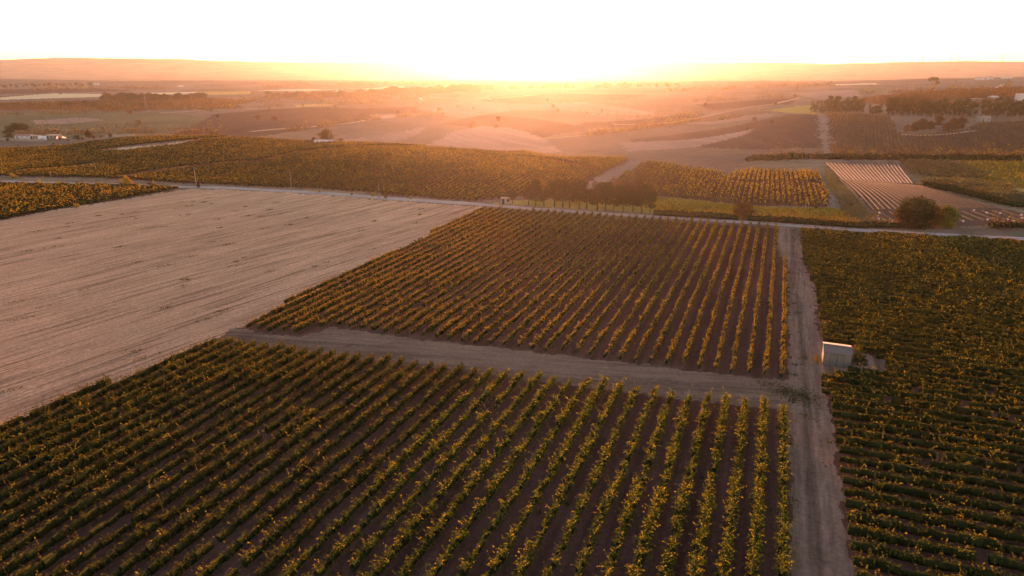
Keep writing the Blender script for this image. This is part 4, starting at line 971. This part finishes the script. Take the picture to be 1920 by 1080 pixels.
# ------------------------------------------------------------------ houses and walls
def house(name, px, py, wpx, hpx, depth, label, ymin, roof='flat', wall=WHITE, cat='house', doors=1, wins=2, rotz=0.0, roofm=TILE):
    x, y = G(px, py, ymin); z = h1(x, y) - .1; dep = y * math.cos(PITCH) - (z - CAMZ) * math.sin(PITCH)
    W = wpx * dep / F; H = max(2.2, hpx * dep / F); W = max(W, 3)
    e = bpy.data.objects.new(name, None); COL.objects.link(e); e.location = (x, y, z); e.rotation_euler = (0, 0, rotz); tag(e, label, cat)
    mb = MB(); hw = H * (.7 if roof == 'gable' else 1)
    mb.box(-W/2, W/2, 0, depth, -.8, hw)
    if roof == 'gable': mb.poly([(-W/2, 0, hw), (-W/2, depth, hw), (-W/2, depth/2, H), (W/2, 0, hw), (W/2, depth, hw), (W/2, depth/2, H)], [(0, 2, 1), (3, 4, 5)])
    link('wall', mb.mesh('wall', wall), e)
    mb = MB()
    if roof == 'gable':
        t = .15
        for s0, s1 in ((-.3, depth/2), (depth + .3, depth/2)):
            za = hw - .3 * (H - hw) / (depth / 2)
            mb.poly([(-W/2-.3, s0, za + .02), (W/2+.3, s0, za + .02), (W/2+.3, s1, H + .02), (-W/2-.3, s1, H + .02), (-W/2-.3, s0, za + t), (W/2+.3, s0, za + t), (W/2+.3, s1, H + t), (-W/2-.3, s1, H + t)],
                    [(0,1,2,3),(4,7,6,5),(0,4,5,1),(2,6,7,3),(0,3,7,4),(1,5,6,2)])
    else: mb.box(-W/2-.15, W/2+.15, -.15, depth+.15, hw + .003, hw + .2)
    link('roof', mb.mesh('roof', roofm), e)
    n = doors + wins
    for i in range(n):
        xx = -W/2 + W * (i + .5) / n
        if i < doors: mb = MB(); mb.box(xx - .45, xx + .45, -.05, -.004, 0, 2.0); link('door', mb.mesh('door', DARK), e)
        else: mb = MB(); mb.box(xx - .4, xx + .4, -.05, -.004, 1.0, 1.9); link('window', mb.mesh('window', DARK), e)
house('farmhouse', 42, 260, 28, 8, 6, "long low white farm building below the umbrella pine", 420, 'gable')
house('farm_shed', 64, 261, 14, 6, 5, "low farm outbuilding with pink wall between farmhouse and tanks", 420, 'flat', wall=STONE, roofm=CONC, cat='shed')
house('farm_shed', 97, 260, 22, 5, 5, "long low grey outbuilding at the far end of the farm", 420, 'flat', wall=CONC, roofm=CONC, cat='shed')
def tank(px, py, label):
    x, y = G(px, py, 420); mb = MB(); mb.tube([(0, 0, 0), (0, 0, .1), (0, 0, 2.3), (0, 0, 2.6)], [1.3, 1.4, 1.4, .5], 20)
    e = bpy.data.objects.new('water_tank', None); COL.objects.link(e); e.location = (x, y, h1(x, y)); tag(e, label, 'tank', "round tanks at the farm")
    link('shell', mb.mesh('shell', WHITE2, False), e); mb = MB(); mb.tube([(.0, 0, 2.55), (0, 0, 2.75)], [.3, .3], 12); link('lid', mb.mesh('lid', DARK), e)
tank(77, 262, "pale round water tank in the farmyard next to the outbuilding"); tank(84, 262.5, "second pale round tank, beside the end of the grey outbuilding")
def wall_line(name, line, hgt, mat, label, ymin, cat='wall', th=.4):
    pts = np.array(GP(line, ymin)); mb = MB(); seg = np.linalg.norm(np.diff(pts, axis=0), axis=1); s = np.concatenate([[0], np.cumsum(seg)]); q = np.linspace(0, s[-1], max(3, int(s[-1] / 3)))
    x = np.interp(q, s, pts[:, 0]); y = np.interp(q, s, pts[:, 1]); z = hz(x, y)
    nx, ny = 0.0, th / 2
    rr = np.random.default_rng(4); hh = hgt * (1 + .15 * rr.normal(size=len(q)))
    vs = []
    for i in range(len(q)): vs += [(x[i], y[i] - ny, z[i] - .5), (x[i], y[i] - ny, z[i] + hh[i]), (x[i], y[i] + ny, z[i] + hh[i]), (x[i], y[i] + ny, z[i] - .5)]
    fs = [(0, 1, 2, 3)]
    for i in range(len(q) - 1):
        a = 4 * i; b = a + 4
        for k in range(4): fs.append((a + k, b + k, b + (k + 1) % 4, a + (k + 1) % 4))
    fs.append(tuple(4 * (len(q) - 1) + k for k in (3, 2, 1, 0))); mb.poly(vs, fs)
    tag(link(name, mb.mesh(name, mat)), label, cat)
wall_line('stone_wall', [(-60, 262.5), (0, 263), (60, 265), (83, 264.5)], 1.6, STONE, "stone wall running in front of the farm buildings", 400)
wall_line('stone_wall', [(106, 261), (160, 258.5), (215, 257.5), (253, 256.5)], 1.6, STONE, "long stone wall leading from the farm along the vine crest", 400)
house('hut', 606, 270, 32, 7, 4, "small white hut on the crest of the vine hill", 360, 'gable', roofm=WHITE, cat='hut')
house('roadside_cabin', 948, 383, 18, 7, 2.0, "small brick roadside cabin beside the lone pine", 205, 'flat', wall=STONE, roofm=STONE, cat='cabin', wins=1)
house('barn', 1848, 228, 19, 9, 6, "small pale barn at the top edge of the sloping vineyard", 440, 'flat', wall=CONC, roofm=CONC, cat='barn', wins=1)
house('white_house', 1866, 186, 12, 6, 8, "bright white house behind the grove on the plain", 740, 'gable', roofm=WHITE)
house('long_shed', 1839, 189, 23, 3, 8, "long low pale shed beside the bright white house", 740, 'flat', wall=CONC, roofm=WHITE, cat='shed')
house('white_house', 1916, 192, 12, 16, 8, "tall white house at the frame edge behind the grove", 740, 'flat', roofm=TILE, wins=3)
house('white_house', 1840, 150, 12, 5, 12, "white house up on the far hazy rise", 1200, 'gable')
house('white_house', 1859, 149, 8, 6, 12, "taller white house on the far hazy rise, beside another", 1200, 'gable')
house('white_house', 1890, 148, 16, 3, 12, "long pale building on the far hazy rise", 1200, 'flat', roofm=WHITE)
house('white_house', 178, 159, 11, 4, 10, "pale house among the trees far off on the hazy plain", 1300, 'gable')
house('white_house', 337, 163, 9, 3, 10, "tiny pale house on the hazy plain past the tree belt", 1300, 'gable')
house('white_house', 788, 188, 5, 5, 8, "tiny white house above the pale winding field", 1000, 'flat')
house('white_house', 918, 188, 7, 3, 8, "tiny white house at the upper end of the pale field", 1000, 'gable')
house('white_house', 636, 172, 12, 4, 10, "pale house standing in the middle tree belt", 1000, 'gable')
house('greenhouse', 1188, 137, 54, 1.6, 20, "long white greenhouse glinting on the far hazy slope", 3000, 'flat', wall=WHITE2, roofm=WHITE2, cat='greenhouse')

# ------------------------------------------------------------------ the air
HZ, ht, ho = newmat("haze_air")
pv = N(ht, "ShaderNodeVolumePrincipled"); pv.inputs['Color'].default_value = (1.0, .93, .84, 1)
pv.inputs['Density'].default_value = 2.1e-5; pv.inputs['Anisotropy'].default_value = .79
ht.links.new(pv.outputs[0], ho.inputs['Volume'])
mb = MB(); mb.box(-12500, 12500, -420, 7500, -110, 98)
tag(link('haze', mb.mesh('haze', HZ)), kind='stuff')
